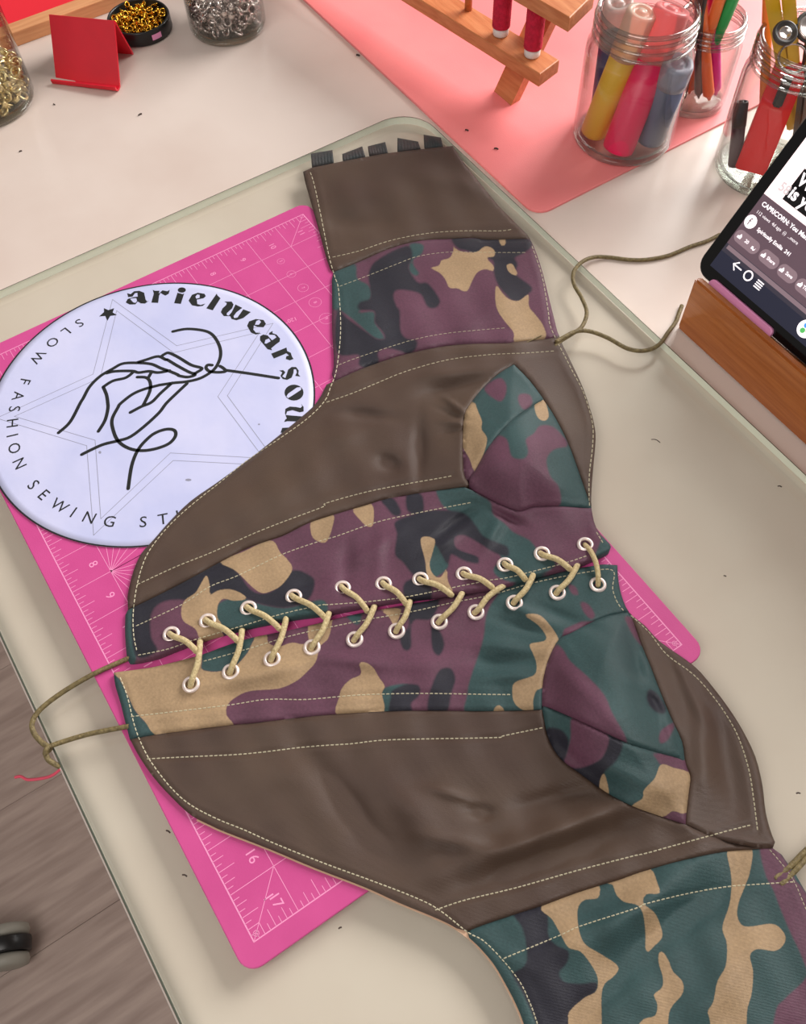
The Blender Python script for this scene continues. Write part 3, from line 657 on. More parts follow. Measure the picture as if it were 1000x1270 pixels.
# ---- lower half
HALF[0] = False
LL1 = dict(G=[T('px', '135 830 142 834 149 843 160 865 167 880 180 895 205 914 175 925 155 925 140 872'),
              [(633, 724), (612, 745), (603, 765), (600, 790), (592, 817), (585, 837), (580, 860), (585, 892), (690, 895), (700, 780), (800, 765), (775, 690), (730, 692), (690, 700)],
              T('L', '445 560 480 528 550 513 590 520 560 560 500 600 505 660 445 660'), [(425, 752), (448, 752), (445, 775), (430, 765)]],
           K=[T('L', '508 545 580 513 640 522 640 570 600 610 600 655 496 655 498 590'), T('L', '760 435 800 438 820 490 800 560 775 655 688 655 685 590 700 530 730 460'),
              T('L', '580 100 700 70 740 100 700 190 620 195 600 240 600 330 565 345 545 280 590 220'), T('L', '705 225 745 255 765 320 740 372 710 350 700 290')],
           P=[T('J', '480 588 520 598 552 650 535 672 500 640'), T('J', '420 500 455 510 470 550 438 545')],
           T=[[(140, 829), (205, 820), (250, 806), (262, 820), (290, 815), (312, 786), (330, 786), (333, 797), (345, 802), (362, 797), (375, 799), (383, 795), (382, 785), (386, 765), (411, 762), (411, 777), (407, 792), (397, 802), (392, 820), (382, 832), (367, 845), (345, 854), (310, 857), (292, 865), (282, 875), (281, 887), (286, 905), (202, 914), (180, 895), (167, 880), (160, 865), (149, 843)],
              T('L', '343 412 370 406 410 430 440 480 470 525 455 560 455 665 238 670 243 580 260 530 300 490 352 465'), T('L', '452 142 540 138 550 150 535 200 515 222 490 180'),
              T('N', '205 172 270 168 320 210 372 290 352 335 320 400 303 460 292 530 262 545 245 600 245 645 190 640 150 600 143 530 165 500 240 475 262 450 260 400 240 350 230 315 300 300 310 275 270 220'), T('N', '55 632 75 618 98 635 98 655 52 655')])
o_l1 = cloth('camouflage_front_panel', LLACE+upto(LRIGHT, None, (766, 701), C2L[-1])[1:]+C2L[::-1][1:]+S4[::-1][1:]+upto(LLEFT, None, S4[0], (141, 834))[1:-1], MC, LL1, None, EYL)
# small teal patch inside the sand coloured one
a = o_l1.data.attributes['dist_T']; nv = len(a.data); buf = np.zeros(nv, np.float32); a.data.foreach_get('value', buf)
co3 = np.zeros(nv*3, np.float32); o_l1.data.vertices.foreach_get('co', co3); Wv = co3.reshape(-1, 3)+np.array(co.location)
D = Wv-CAMP; cc = D@RM.T; pxs = np.stack([cc[:, 0]/cc[:, 2]*1000*F+500, cc[:, 1]/cc[:, 2]*1000*F+635], 1)
patch = cr(T('K', '488 120 560 90 735 30 722 90 700 130 640 190 560 212 500 208 478 195 482 160'), 4, True)
dd = sdf(pxs, patch); a.data.foreach_set('value', np.minimum(buf, -dd).astype(np.float32))
g = o_l1.data.attributes['dist_G']; bg = np.zeros(nv, np.float32); g.data.foreach_get('value', bg); g.data.foreach_set('value', np.maximum(bg, dd).astype(np.float32))
ib = int(np.argmin(((np.array(C2R)-C2SEAM[-1])**2).sum(1))); il = int(np.argmin(((np.array(C2L)-C2SEAM[0])**2).sum(1)))
LC3 = dict(P=[T('N', '350 325 392 340 430 400 520 480 600 570 640 660 705 775 690 810 540 735 440 690 320 640 270 600 290 470'), T('N', '700 180 745 195 790 320 750 285 715 220'), T('N', '880 745 950 705 915 790 875 805')],
           K=[T('N', '820 540 860 560 905 630 890 662 840 640 810 590')])
cloth('bust_cup_panel', C2L[il:]+C2R[1:ib+1]+C2SEAM[::-1][1:-1], MC, LC3, 'G')
LC4 = dict(K=[T('N', '310 735 380 738 422 790 412 860 410 925 340 850 320 800'), T('N', '600 775 690 800 662 890 600 950 590 1010')+T('O', '375 560 280 500 225 430 300 437 370 410 400 370')],
           P=[T('N', '440 680 540 722 620 770 600 860 560 900 480 930 412 925 400 900 412 860 432 780'), T('O', '650 375 810 405 835 495 740 450 682 435 662 410'), T('O', '680 692 740 662 810 668 815 750')],
           T=[T('O', '400 478 422 580 378 565 378 510'), T('O', '535 640 590 600 595 560 650 500 680 433 740 448 835 492 812 668 740 663 690 692 600 672')])
cloth('bust_cup_panel', C2SEAM+C2R[ib+1:]+C2B[::-1][1:-1]+[C2L[0]]+C2L[1:il], MC, LC4, 'G')
pf = cloth('waist_panel', S4+C2B[1:]+L23[1:]+[S5[-1]]+S5[::-1][1:]+upto(LLEFT, None, S5[0], S4[0])[1:-1], MB)
pg = cloth('upper_side_panel', upto(LRIGHT, None, C2L[-1], S5[-1])+L23[::-1][1:]+C2R[::-1][1:-1], MB)
LL4 = dict(K=[T('Q', '390 440 540 380 560 480 562 560 600 608 662 640 652 700 615 745 640 790 720 800 800 795 790 850 700 920 670 1000 650 1200 560 1200 500 1000 440 860 385 760 390 745 450 700 450 600 430 520')],
           P=[T('R', '770 120 820 100 900 190 950 290 1000 350 1200 700 1200 1300 840 1300 845 960 900 870 1000 770 985 680 920 540 870 420 840 340 800 260')],
           T=[T('Q', '530 408 790 312 815 355 800 378 740 385 710 420 706 480 720 560 750 610 820 652 906 712 890 760 830 822 826 1000 826 1300 640 1300 660 1000 665 940 740 870 798 838 806 770 770 700 720 640 660 620 620 550 580 480'),
              T('R', '10 297 120 260 225 230 262 300 272 352 210 355 192 400 250 450 280 520 286 570 250 610 207 642 203 540 190 450 160 408 100 395 60 360 40 310'),
              T('R', '270 650 290 643 320 690 340 740 387 790 387 850 330 920 315 1000 310 1200 100 1200 175 995 250 960 262 900 245 855 285 820 290 770 270 700'),
              T('R', '612 130 727 125 725 230 700 310 665 400 660 470 700 517 830 503 885 540 897 590 850 637 760 628 722 660 737 740 730 850 710 920 705 1000 700 1300 540 1300 525 1000 512 940 540 890 560 790 602 710 607 600 585 520 622 400 630 270')])
ph = cloth('camouflage_side_panel', S5+upto(LRIGHT, None, S5[-1], (1110, 1345))[1:]+upto(LLEFT, None, (668, 1345), S5[0])[:-1], MC, LL4, 'G', step=4.2)
HALF[0] = None
# ---- pale lining showing along the lower left edge
ed = [p for p in LLEFT if p[1] > 1012]
V = []; Fc = []
A = np.array(ed); tn = np.gradient(A, axis=0); tn /= np.linalg.norm(tn, axis=1)[:, None]; nn = np.stack([-tn[:, 1], tn[:, 0]], 1)
top = ats(A+nn*2.2, np.full(len(A), .0011)); inn = ats(A-nn*3, np.full(len(A), .0011)); bot = top.copy(); bot[:, 2] = .0003
V = np.vstack([inn, top, bot]); n_ = len(A)
for i in range(n_-1): Fc += [(i, i+1, n_+i+1, n_+i), (n_+i, n_+i+1, 2*n_+i+1, 2*n_+i)]
tag(mesh('lining', V, Fc, M['lining'], co), 'pale peach lining edge')
# ---- topstitching, one mesh per row
def surf(P, lift=0.0): P = np.asarray(P, float); return ats(P, (hmm(P)+lift)*.001)
OWN = dict(a=pa, b=pb, c=pb, d=pc, e=pc, f=pd, g=pd, h=pc, i=pc, j=pd, k=pf, l=o_l1, m=o_l1, n=pf, o=pf, p=ph, q=ph, r=pg)
for s, (key, row) in zip(STL, ST.items()):
    HALF[0] = key in 'abcdefghij'
    q = resample(s, 1.0, False); dash = 6.0; parts = []
    L_ = len(q); i = 0
    thin = key in 'bcq'
    while i+5 < L_:
        seg = q[i:i+5:2]; W_ = surf(seg, .22)
        W_[0][2] -= .0002; W_[-1][2] -= .0002
        parts.append(tube_vf(W_, .00024 if thin else .00032, 4, False)); i += 6
    V, Fc = merge(parts); o = mesh('topstitching', V, Fc, M['thread'], OWN[key]); o['kind'] = 'stuff'
HALF[0] = None
# ---- eyelets
prof = [(.0031, -.0002), (.0032, .0006), (.0037, .0010), (.0044, .0009), (.0050, .0004), (.0052, -.0001)]
e0 = None
for p in EYU+EYL:
    q = surf([p])[0]
    if e0 is None:
        V, Fc = lathe([(r*.98, z*1.1) for r, z in prof], (0, 0, 0), 28); me = bpy.data.meshes.new('eyelet'); me.from_pydata(V, [], Fc); me.update(); me.materials.append(M['eyelet']); me.shade_smooth(); e0 = me
    o = bpy.data.objects.new('eyelet', e0); C.objects.link(o); o.parent = pd if p in EYU else o_l1; o.location = Vector(q)+Vector((0, 0, .0001))-co.location
# ---- lacing cord pieces
LAU = [((212, 787), (243, 807)), ((257, 770), (294, 794)), ((308, 754), (346, 779)), ((364, 740), (402, 765)), ((425, 729), (455, 757)), ((476, 724), (503, 748)), ((522, 719), (559, 737)), ((576, 712), (610, 728)), ((627, 700), (651, 718)), ((672, 687), (706, 705))]
LAL = [((237, 849), (248, 797)), ((286, 833), (300, 783)), ((337, 817), (355, 766)), ((387, 803), (408, 760)), ((440, 793), (464, 753)), ((492, 782), (508, 747)), ((545, 771), (573, 736)), ((590, 759), (624, 727)), ((638, 747), (661, 714)), ((691, 735), (716, 701))]
def lace(a, b, over):
    a = np.array(a, float); b = np.array(b, float); d = b-a; nrm = np.array([-d[1], d[0]])/np.linalg.norm(d)
    bow = 2.5 if over else -3.0
    if abs(d[0]) > abs(d[1]): bow = -3
    P = [a-d*.06, a+d*.12, a+d*.5+nrm*bow, a+d*.85+nrm*bow*.5, b, b+d*.04]
    hs = [-1.4, 2.2, 3.0, 2.8 if not over else 3.4, 1.2 if not over else 2.2, -1.4]
    c = cr(P, 6); hh = np.interp(np.arange(len(c)), np.arange(len(P))*6, hs); hh = np.convolve(np.pad(hh, 3, 'edge'), np.ones(7)/7, 'valid')
    base = hmm(np.array([a]))[0]; W_ = ats(c, (base+hh)*.001)
    V, Fc = tube_vf(W_, .0018, 10); return mesh('lacing_cord', V, Fc, M['cord'], co, True)
for a, b in LAU: lace(a, b, False)
for a, b in LAL: lace(a, b, True)
c = cr([(725, 675), (733, 684), (739, 697), (742, 712), (742, 727)], 6); hh = np.interp(np.arange(len(c)), [0, 5, 12, 19, 24], [3.5, 8.0, 7.6, 6.6, 2.2])
V, Fc = tube_vf(ats(c, hh*.001), .0016, 10); mesh('lacing_cord', V, Fc, M['cord'], co, True)
def cord(pts, hs, r=.0015, mt_='cord_dark', label='olive end of the lacing cord'):
    c = cr(pts, 7); hh = np.interp(np.arange(len(c)), np.arange(len(pts))*7, hs)
    V, Fc = tube_vf(ats(c, hh*.001), r, 8); return tag(mesh('lacing_cord', V, Fc, M[mt_], co, True), label)
cord([(163, 816), (156, 818), (116, 836), (77, 859), (50, 880), (40, 896), (42, 909), (52, 921), (62, 928), (57, 934), (60, 942), (67, 947), (75, 951)], [1.4, 1.5, 1.6, 0, -.8, -.8, -.8, -.8, -.8, -.6, -2.0, -3.5, -4.5])
cord([(160, 901), (153, 902), (108, 911), (66, 924), (58, 929), (56, 935)], [1.6, 1.6, 0, .8, 2.2, .8])
cord([(688, 430), (697, 422), (710, 414), (722, 405), (728, 388), (722, 370), (712, 352), (712, 337), (722, 325), (737, 319), (755, 319), (780, 322), (802, 322), (829, 317), (856, 306), (877, 299), (893, 291)], [1.6, 1.6, .5, -.8, -.8, -.8, -.8, -.8, -3, -7, -9, -9, -9, -9, -9, -9, -9])
cord([(690, 424), (700, 418), (715, 411), (732, 411), (754, 419), (778, 432), (799, 435), (817, 428), (829, 412), (838, 400), (842, 390), (846, 379)], [3.4, 3.0, 2.0, .8, -.8, -.8, -.8, -1, -6, -8.8, -9, -9])
cord([(960, 1090), (982, 1073), (1000, 1055), (1030, 1030)], [1.6, 1.2, -.8, -.8]); cord([(968, 1098), (988, 1078), (1004, 1061), (1034, 1037)], [1.6, 1.2, -.8, -.8])
cord([(745, 396+300-300+0) if False else (640, 432), (655, 424), (672, 416)], [3.2, 3.4, 3.2], .0004)
# ---- ribbed loops on the back edge
for q in (T('A', '62 122 170 104 176 168 68 188'), T('A', '218 124 318 86 334 140 222 165'), T('A', '345 86 432 64 446 122 355 132'), T('A', '492 44 595 62 608 100 492 112'), T('A', '622 28 708 42 720 90 628 96')):
    n1, n2 = 25, 9; Q = np.array(q, float); P = []; hh = []
    for j in range(n2):
        for i in range(n1):
            u = i/(n1-1); v = j/(n2-1); P.append(Q[0]*(1-u)*(1-v)+Q[1]*u*(1-v)+Q[2]*u*v+Q[3]*(1-u)*v)
            hh.append(.4+4.2*math.sin(math.pi*min(max(v*.86, .0), 1))**.7+.45*math.sin(u*math.pi*7)**2)
    W_ = ats(P, (np.array(hh)-2.4)*.001); low = W_.copy(); low[:, 2] = np.minimum(low[:, 2]-.0003, GZ+.0002)
    Fc = [(j*n1+i, j*n1+i+1, (j+1)*n1+i+1, (j+1)*n1+i) for j in range(n2-1) for i in range(n1-1)]
    N_ = n1*n2; rim = [i for i in range(n1)]+[j*n1+n1-1 for j in range(1, n2)]+[(n2-1)*n1+i for i in range(n1-2, -1, -1)]+[j*n1 for j in range(n2-2, 0, -1)]
    for a_, b_ in zip(rim, rim[1:]+rim[:1]): Fc.append((a_, N_+a_, N_+b_, b_))
    mesh('edge_loop', np.vstack([W_, low]), Fc, M['darkcamo'], co, True)

# ================================================================== CORAL MAT
V, Fc = prism(rrect(-.75, .4335, .0985, .86, .014), TZ+.0002, TZ+.0022, .0005)
cm = mesh('desk_mat', V, Fc, M['coral'], None, loc=(-.2, .6, TZ)); tag(cm, 'coral pink desk mat under the wooden thread rack', 'desk mat')
CZ = TZ+.0022
# ================================================================== THREAD RACK
rk = thing('thread_rack', tuple(at(625, 122, CZ)), 'orange-brown wooden thread rack standing on the coral mat', 'thread rack')
def bar(name, a, b, wd, th, up, parent, material):
    a, b = Vector(a), Vector(b); x = (b-a).normalized(); up = Vector(up); y = up.cross(x).normalized(); z = x.cross(y)
    R = Matrix((x, y, z)).transposed(); return bevel_box(name, (a+b)/2, ((b-a).length, wd, th), material, parent, .0012, R)
# lower board: its right end in the photo at (694,74)-(670,105)
bz = .040
e1, e2 = Vector((.012, .4975, bz)), Vector((.006, .5218, bz)); dr = (Vector((-.129, .4775, bz))-e1).normalized(); wdir = (e2-e1)
def board(name, e1, e2, dr, L_, th):
    P = [e1, e2, e2+dr*L_, e1+dr*L_]; V, Fc = prism([(p.x, p.y) for p in P], e1.z-th, e1.z, .0012); return mesh(name, V, Fc, M['rackwood'], rk)
board('board', e1, e2, dr, .42, .011)
e1b = at(707, 22, .095); e2b = at(738, -8, .095)
board('board', Vector(e1b), Vector(e2b), dr, .42, .011)
tp = at(703, -40, .088)
def leg(off):
    Q = [Vector(at(*p, CZ+.0001))+Vector(off) for p in ((613, 113), (634, 131), (645, 124), (624, 107))]; sh = Vector(tp)-Vector(at(628, 120, CZ))
    n4 = [q+sh for q in Q]; V = [tuple(v) for v in Q+n4]; mesh('leg', V, [(0, 3, 2, 1), (4, 5, 6, 7), (0, 1, 5, 4), (1, 2, 6, 5), (2, 3, 7, 6), (3, 0, 4, 7)], M['rackwood'], rk)
leg((0, 0, 0)); leg(tuple(dr*.36))
n_peg = 0
for b0 in (at(581, 12, bz), at(660, 68, bz), at(621, 42, bz), at(581, 12, bz)+dr*.05, at(581, 12, bz)+dr*.10):
    V, Fc = tube_vf([b0+Vector((0, 0, -.001)), b0+Vector((0, 0, .062))], .0032, 10); mesh('peg', V, Fc, M['rackwood'], rk, True)
SPL = ['crimson thread spool on the rack, at the board end', 'crimson thread spool on the rack, second from the board end']
for k, px_ in enumerate(((660, 68), (621, 42))):
    b0 = at(px_[0], px_[1], bz+.0005)
    s_ = thing('thread_spool', tuple(b0), SPL[k], 'thread spool', 'thread spools on the rack')
    V, Fc = lathe([(.0034, 0), (.0062, 0), (.0066, .001), (.0066, .006), (.0052, .007), (.0052, .066), (.0066, .067), (.0066, .072), (.0034, .073)], b0, 20); mesh('spool_core', V, Fc, M['white'], s_, True)
    pr_ = [(.0066, .0065)]+[(.0074+.0002*(i % 2), .007+i*.0009) for i in range(64)]+[(.0066, .065)]
    V, Fc = lathe(pr_, b0, 20); mesh('thread_winding', V, Fc, M['spool'], s_, True)

# ================================================================== JARS
def jar(name, c, r, h, rn, label, threads=3):
    c = (c[0], c[1], c[2]); t = thing('glass_jar', c, label, 'jar')
    hs = h*.74                                  # shoulder start
    outp = [(0, .0012), (r*.55, .0008), (r*.86, 0), (r*.96, .0015), (r, .006), (r, hs-.006), (r*.985, hs), (r*.93, hs+h*.045), (rn+.001, hs+h*.075), (rn, hs+h*.10)]
    z = hs+h*.11; top = h-.004; rings_ = []
    for i in range(threads):
        zz = z+(top-z)*(i+.5)/threads; q = (top-z)/threads*.3
        outp += [(rn, zz-q), (rn+.0016, zz), (rn, zz+q)]; rings_.append(zz)
    outp += [(rn+.0006, top), (rn+.0008, h-.0012), (rn-.0006, h), (rn-.0022, h-.0008)]
    V, Fc = lathe(outp, c, 64); mesh('jar_wall', V, Fc, M['jar'], t, True)
    inp = [(0, .005), (r*.8, .0045), (r*.93, .0065), (r-.0022, .012), (r-.0022, hs-.006), (r*.985-.0025, hs), (r*.93-.0028, hs+h*.045), (rn-.0022, hs+h*.10), (rn-.0022, h-.0008)]
    V, Fc = lathe(inp, c, 64); tag(mesh('inner_wall', V, Fc, M['jar'], t, True))
    rim = [(rn-.0024, h-.003), (rn+.0009, h-.003), (rn+.0011, h-.0015), (rn-.0004, h+.0004), (rn-.0024, h-.0012)]
    V, Fc = lathe(rim, c, 64, True); mesh('rim', V, Fc, M['jar_ring'], t, True)
    for zz in rings_+[hs+h*.08]:
        V, Fc = lathe([(rn+.0004, zz-.0012), (rn+.0019, zz-.0007), (rn+.0022, zz), (rn+.0019, zz+.0007), (rn+.0004, zz+.0012)], c, 64, True); mesh('screw_thread', V, Fc, M['jar_ring'], t, True)
    bs = [(0, .0005), (r*.9, .0006), (r*.965, .002), (r*.9, .0042), (0, .0046)]
    V, Fc = lathe(bs, c, 64); mesh('thick_base', V, Fc, M['jar_thick'], t, True)
    return t
j1 = (.0635, .5501, CZ); j2 = (*at(857, 124, CZ)[:2], CZ); j3 = (.1587, .6194, TZ); jl = (-.2960, .1258, TZ); js = (-.2722, .3552, TZ)
jar('jar', j1, .0415, .109, .0368, 'large glass jar of fat yellow, pink and slate-blue markers', 2)
jar('jar', j2, .0285, .0745, .0255, 'small glass jar of orange and magenta pens behind the fat markers', 2)
jar('jar', j3, .0410, .112, .0368, 'glass jar holding scissors and a red cutter behind the tablet', 3)
jar('jar', jl, .0430, .110, .0350, 'glass jar half full of brass eyelets at the left edge of the desk')
jar('jar', js, .0360, .095, .0290, 'glass jar of silver eyelets beside the round black tin')

def pen(name, a, b, r, cols, label, cat='marker', group=None, tip=.0, cap=0.0, capmat=None, kinds=None):
    """a lower end, b upper end (world); parts: barrel, cap, tip"""
    a, b = Vector(a), Vector(b); L_ = (b-a).length; d = (b-a).normalized(); t = thing(name, tuple(a), label, cat, group)
    q = d.to_track_quat('Z', 'Y').to_matrix()
    def lt(nm, prof, mm):
        V, Fc = lathe(prof, (0, 0, 0), 24); V = [tuple(a+q@Vector(v)) for v in V]; return mesh(nm, V, Fc, mm, t, True)
    z0 = tip
    if tip: lt('tip', [(0, 0), (r*.25, .0003), (r*.45, tip*.6), (r*.8, tip)], cols[0])
    zc = L_*(1-cap) if cap else L_
    lt('barrel', [(0, z0), (r*.85, z0), (r*.98, z0+.0012), (r, z0+.004), (r, zc), (r*.9, zc+.0006), (0, zc+.0007)], cols[0])
    if cap:
        cmm = cols[1]; R_ = r*1.06
        lt('cap', [(r*.98, zc-.004), (R_, zc-.0035), (R_, zc+.001), (R_*.99, L_-.002), (R_*.93, L_), (R_*.62, L_+.0002), (R_*.58, L_-.0012), (R_*.36, L_-.0012), (R_*.32, L_+.0006), (0, L_+.0006)], cmm)
    return t
def pm(name, col, rough=.4): 
    if name not in M: M[name] = mat(name, col, rough=rough)
    return M[name]
def capm(name, col):
    if name not in M: M[name] = clear(name, col, ior=1.45, rough=.15, base=.38)
    return M[name]
gz = CZ+.008
pen('marker', at(736, 165, gz+.001), at(797, 14, .1035), .0108, (pm('yellow_plastic', (226, 178, 56)), capm('milky_cap', (236, 214, 196))), 'fat yellow marker with milky cap in the jar', cap=.30)
pen('marker', at(766, 186, gz+.001), at(835, 10, .1035), .0128, (pm('pink_red_plastic', (236, 20, 92)), capm('pink_cap', (240, 160, 160))), 'fat pink-red marker with rosy cap in the jar', cap=.30)
pen('marker', at(806, 172, gz+.002), at(842, 78, .074), .0115, (pm('slate_plastic', (104, 112, 140)), capm('grey_cap', (196, 198, 210))), 'fat slate-blue marker on the right inside the jar', cap=.2)
pen('marker', at(748, 138, gz+.002), at(768, 2, .1035), .0105, (pm('violet_plastic', (62, 48, 92)), capm('beige_cap', (216, 204, 196))), 'dark violet marker at the back left of the jar', cap=.30)
gz2 = CZ+.007
for (ax, ay), (bx, by), zt, r, c, cc, lb in (
    ((880, 124), (862, -60), .125, .0048, (240, 112, 56), (240, 120, 60), 'orange pen leaning in the small jar'),
    ((888, 118), (884, -70), .125, .0046, (226, 20, 150), (214, 16, 90), 'magenta pen with crimson cap in the small jar'),
    ((855, 116), (912, -60), .125, .0044, (216, 96, 50), (236, 130, 70), 'burnt orange pen crossing to the right in the small jar'),
    ((845, 128), (880, -40), .115, .0034, (54, 44, 48), (40, 36, 40), 'thin black pen in the small jar'),
    ((862, 110), (930, -50), .120, .0046, (30, 150, 80), (40, 168, 90), 'green pen leaning out of the small jar'),
    ((867, 122), (868, -30), .110, .0036, (90, 50, 44), (80, 46, 40), 'dark brown pen in the small jar')):
    pen('pen', at(ax, ay, gz2+.001), at(bx, by, zt), r, (pm('pen_%d_%d_%d' % c, c), pm('pencap_%d_%d_%d' % cc, cc)), lb, 'pen', 'pens in the small jar', tip=.006, cap=.45)
# jar three: cutter, pens, snips, wheel
gz3 = TZ+.008
ct = thing('box_cutter', tuple(at(935, 205, gz3)), 'red box cutter standing in the jar behind the tablet', 'cutter')
a, b = at(930, 212, gz3+.002), at(985, 75, .074); d = (b-a).normalized(); bar('handle', a, b, .024, .009, (-.6, .8, .2), ct, pm('cutter_red', (226, 34, 40))); 
bar('blade_slider', a+d*.052+Vector((.003, -.004, 0)), a+d*.074+Vector((.003, -.004, 0)), .007, .011, (-.6, .8, .2), ct, M['smoke'])
pen('marker', at(911, 206, gz3+.001), at(920, 126, .044), .0052, (pm('dark_plum', (70, 44, 56)), M['smoke']), 'dark plum marker on the left inside the scissors jar', cap=.3)
pen('pencil', at(946, 192, gz3+.001), at(953, -10, .120), .0036, (pm('orange_pencil', (226, 120, 50)), pm('orange_pencil', (226, 120, 50))), 'orange pencil rising out of the scissors jar', 'pencil', tip=.008)
sn = thing('scissors', tuple(at(965, 190, gz3)), 'gold-bladed scissors with black pivot and steel ring in the jar', 'scissors')
a, b = Vector(at(987, 160, gz3+.006)), Vector(at(965, -30, .15)); dd_ = (b-a).normalized(); side = Vector((.55, .83, 0)); nrm = dd_.cross(side).normalized()
for sgn in (-1, 1):
    bar('blade', a+side*.002*sgn, b+side*.006*sgn, .009, .0022, tuple(nrm), sn, pm('yellow_gold', (222, 180, 40), .3))
def disc(nm, c, r, th, nr, mm, parent, ringr=None):
    q = Vector(nr).to_track_quat('Z', 'Y').to_matrix()
    prof = [(0, -th/2), (r*.93, -th/2), (r, -th*.2), (r, th*.2), (r*.93, th/2), (r*.8, th/2), (r*.76, th*.25), (0, th*.25)] if not ringr else [(r-ringr, 0), (r-ringr*.3, ringr*.8), (r, 0), (r-ringr*.3, -ringr*.8)]
    V, Fc = lathe(prof, (0, 0, 0), 28, bool(ringr)); return mesh(nm, [tuple(Vector(c)+q@Vector(v)) for v in V], Fc, mm, parent, True)
vd = tuple(-RM[2]); 
disc('pivot_disc', at(974, 41, .113), .0085, .004, vd, M['smoke'], sn); disc('pivot_cap', at(974, 41, .1155), .0045, .002, vd, M['steel'], sn)
disc('finger_ring', at(984, 72, .088), .0115, .002, vd, M['steel'], sn, .0022)
tw = thing('tracing_wheel', tuple(at(1002, 150, gz3)), 'tracing wheel with pale round face at the right edge of the jar', 'tracing wheel')
a, b = Vector(at(990, 170, gz3+.01)), Vector(at(1008, 36, .105)); bar('handle', a, b, .008, .006, (0, 0, 1), tw, M['smoke'])
disc('wheel', at(1006, 34, .108), .0115, .003, vd, M['smoke'], tw); disc('wheel_face', at(1006, 34, .1105), .0088, .002, vd, M['steel'], tw)

# ---- eyelets lying in jars and tin
def ring_mesh(nm, r, mm):
    V, Fc = lathe([(r*.52, -r*.45), (r*.56, r*.1), (r*.62, r*.3), (r*.82, r*.34), (r, r*.2), (r*.98, r*.12), (r*.8, r*.2), (r*.66, 0), (r*.62, -r*.45)], (0, 0, 0), 14, True)
    me = bpy.data.meshes.new(nm); me.from_pydata(V, [], Fc); me.update(); me.materials.append(mm); me.shade_smooth(); return me
rnd = random.Random(11)
def scatter(nm, n, c, R, z0, z1, me, sep, label, group, flatness=1.0, slope=None):
    pts = []; tries = 0
    while len(pts) < n and tries < 60000:
        tries += 1; a = rnd.uniform(0, 6.283); r = R*math.sqrt(rnd.random()); x, y = c[0]+r*math.cos(a), c[1]+r*math.sin(a)
        zt = z1+(slope(x-c[0], y-c[1]) if slope else 0); z = z0+(zt-z0)*rnd.random()**.8
        if all((x-p[0])**2+(y-p[1])**2+(z-p[2])**2 > sep*sep for p in pts): pts.append((x, y, z))
    for p in pts:
        o = bpy.data.objects.new(nm, me); o.location = p; o.rotation_euler = (rnd.uniform(-1.3, 1.3)*flatness, rnd.uniform(-1.3, 1.3)*flatness, rnd.uniform(0, 6.28)); C.objects.link(o)
        tag(o, label, 'eyelet', group)
scatter('brass_eyelet', 270, jl, .0375, TZ+.0085, TZ+.030, ring_mesh('brass_eyelet', .0050, M['brass']), .0068, 'small pale brass eyelet piled in the left-hand glass jar', 'brass eyelets in the left jar')
scatter('silver_eyelet', 170, js, .0300, TZ+.0085, TZ+.036, ring_mesh('silver_eyelet', .0050, M['steel']), .0072, 'small silver eyelet piled in the glass jar', 'silver eyelets in the jar')
tn_ = (-.3148, .2854, TZ)
scatter('gold_eyelet', 90, tn_, .0235, TZ+.005, TZ+.013, ring_mesh('gold_eyelet', .0034, M['gold']), .0048, 'tiny gold eyelet heaped in the round black tin', 'gold eyelets in the tin')
t = thing('round_tin', tn_, 'shallow round black tin holding tiny gold eyelets', 'tin')
V, Fc = lathe([(0, .0002), (.0275, .0002), (.029, .0015), (.029, .0125), (.0285, .0135), (.0272, .0135), (.0268, .0125), (.0268, .003), (0, .0028)], tn_, 56); mesh('tin_wall', V, Fc, M['black'], t, True)
a0 = math.atan2(at(199, 48, TZ+.007)[1]-tn_[1], at(199, 48, TZ+.007)[0]-tn_[0]); V = []; Fc = []
for i in range(7):
    a = a0-.17+.34*i/6
    for z in (.0045, .0095): V.append((tn_[0]+.0292*math.cos(a), tn_[1]+.0292*math.sin(a), TZ+z))
for i in range(6): Fc.append((2*i, 2*i+2, 2*i+3, 2*i+1))
tag(mesh('price_sticker', V, Fc, M['pinkp'], t), 'small pink sticker')

# ================================================================== RED CARD STAND
rs = thing('card_stand', tuple(at(106, 104, TZ)), 'red plastic card stand folded like a tent beside the tin', 'stand')
f0_, f1_ = Vector(at(70, 98, TZ+.001)), Vector(at(149, 107, TZ+.001)); bk = Vector(at(165.5, 67, TZ+.001))
t1_ = Vector((-.272, .2516, .031)); t0_ = Vector((-.3192, .2092, .0285)); wv_ = (f1_-f0_)
fw = (f1_-bk); fw.z = 0; fw.normalize(); TH = .0016
def sheet(nm, prof, w0, w1, th):
    """extrude a profile polyline (list of points at the left side and right side) with thickness"""
    V = []; Fc = []; n = len(prof)
    for s_ in (0, 1):
        for k, (L0, R0) in enumerate(prof):
            p = (L0, R0)[s_]; a_ = prof[max(k-1, 0)][s_]; b_ = prof[min(k+1, n-1)][s_]; tt = (b_-a_).normalized(); nn_ = tt.cross((prof[0][1]-prof[0][0]).normalized()).normalized()
            V += [tuple(p+nn_*th/2), tuple(p-nn_*th/2)]
    for k in range(n-1):
        i = 2*k; j = 2*n+2*k; Fc += [(i, i+2, j+2, j), (i+1, j+1, j+3, i+3), (i, i+1, i+3, i+2), (j, j+2, j+3, j+1)]
    Fc += [(0, 2*n, 2*n+1, 1), (2*n-2, 2*n-1, 4*n-1, 4*n-2)]
    return mesh(nm, V, Fc, M['red'], rs)
wide = t1_-t0_
def pr2(p): return (p-wide, p)
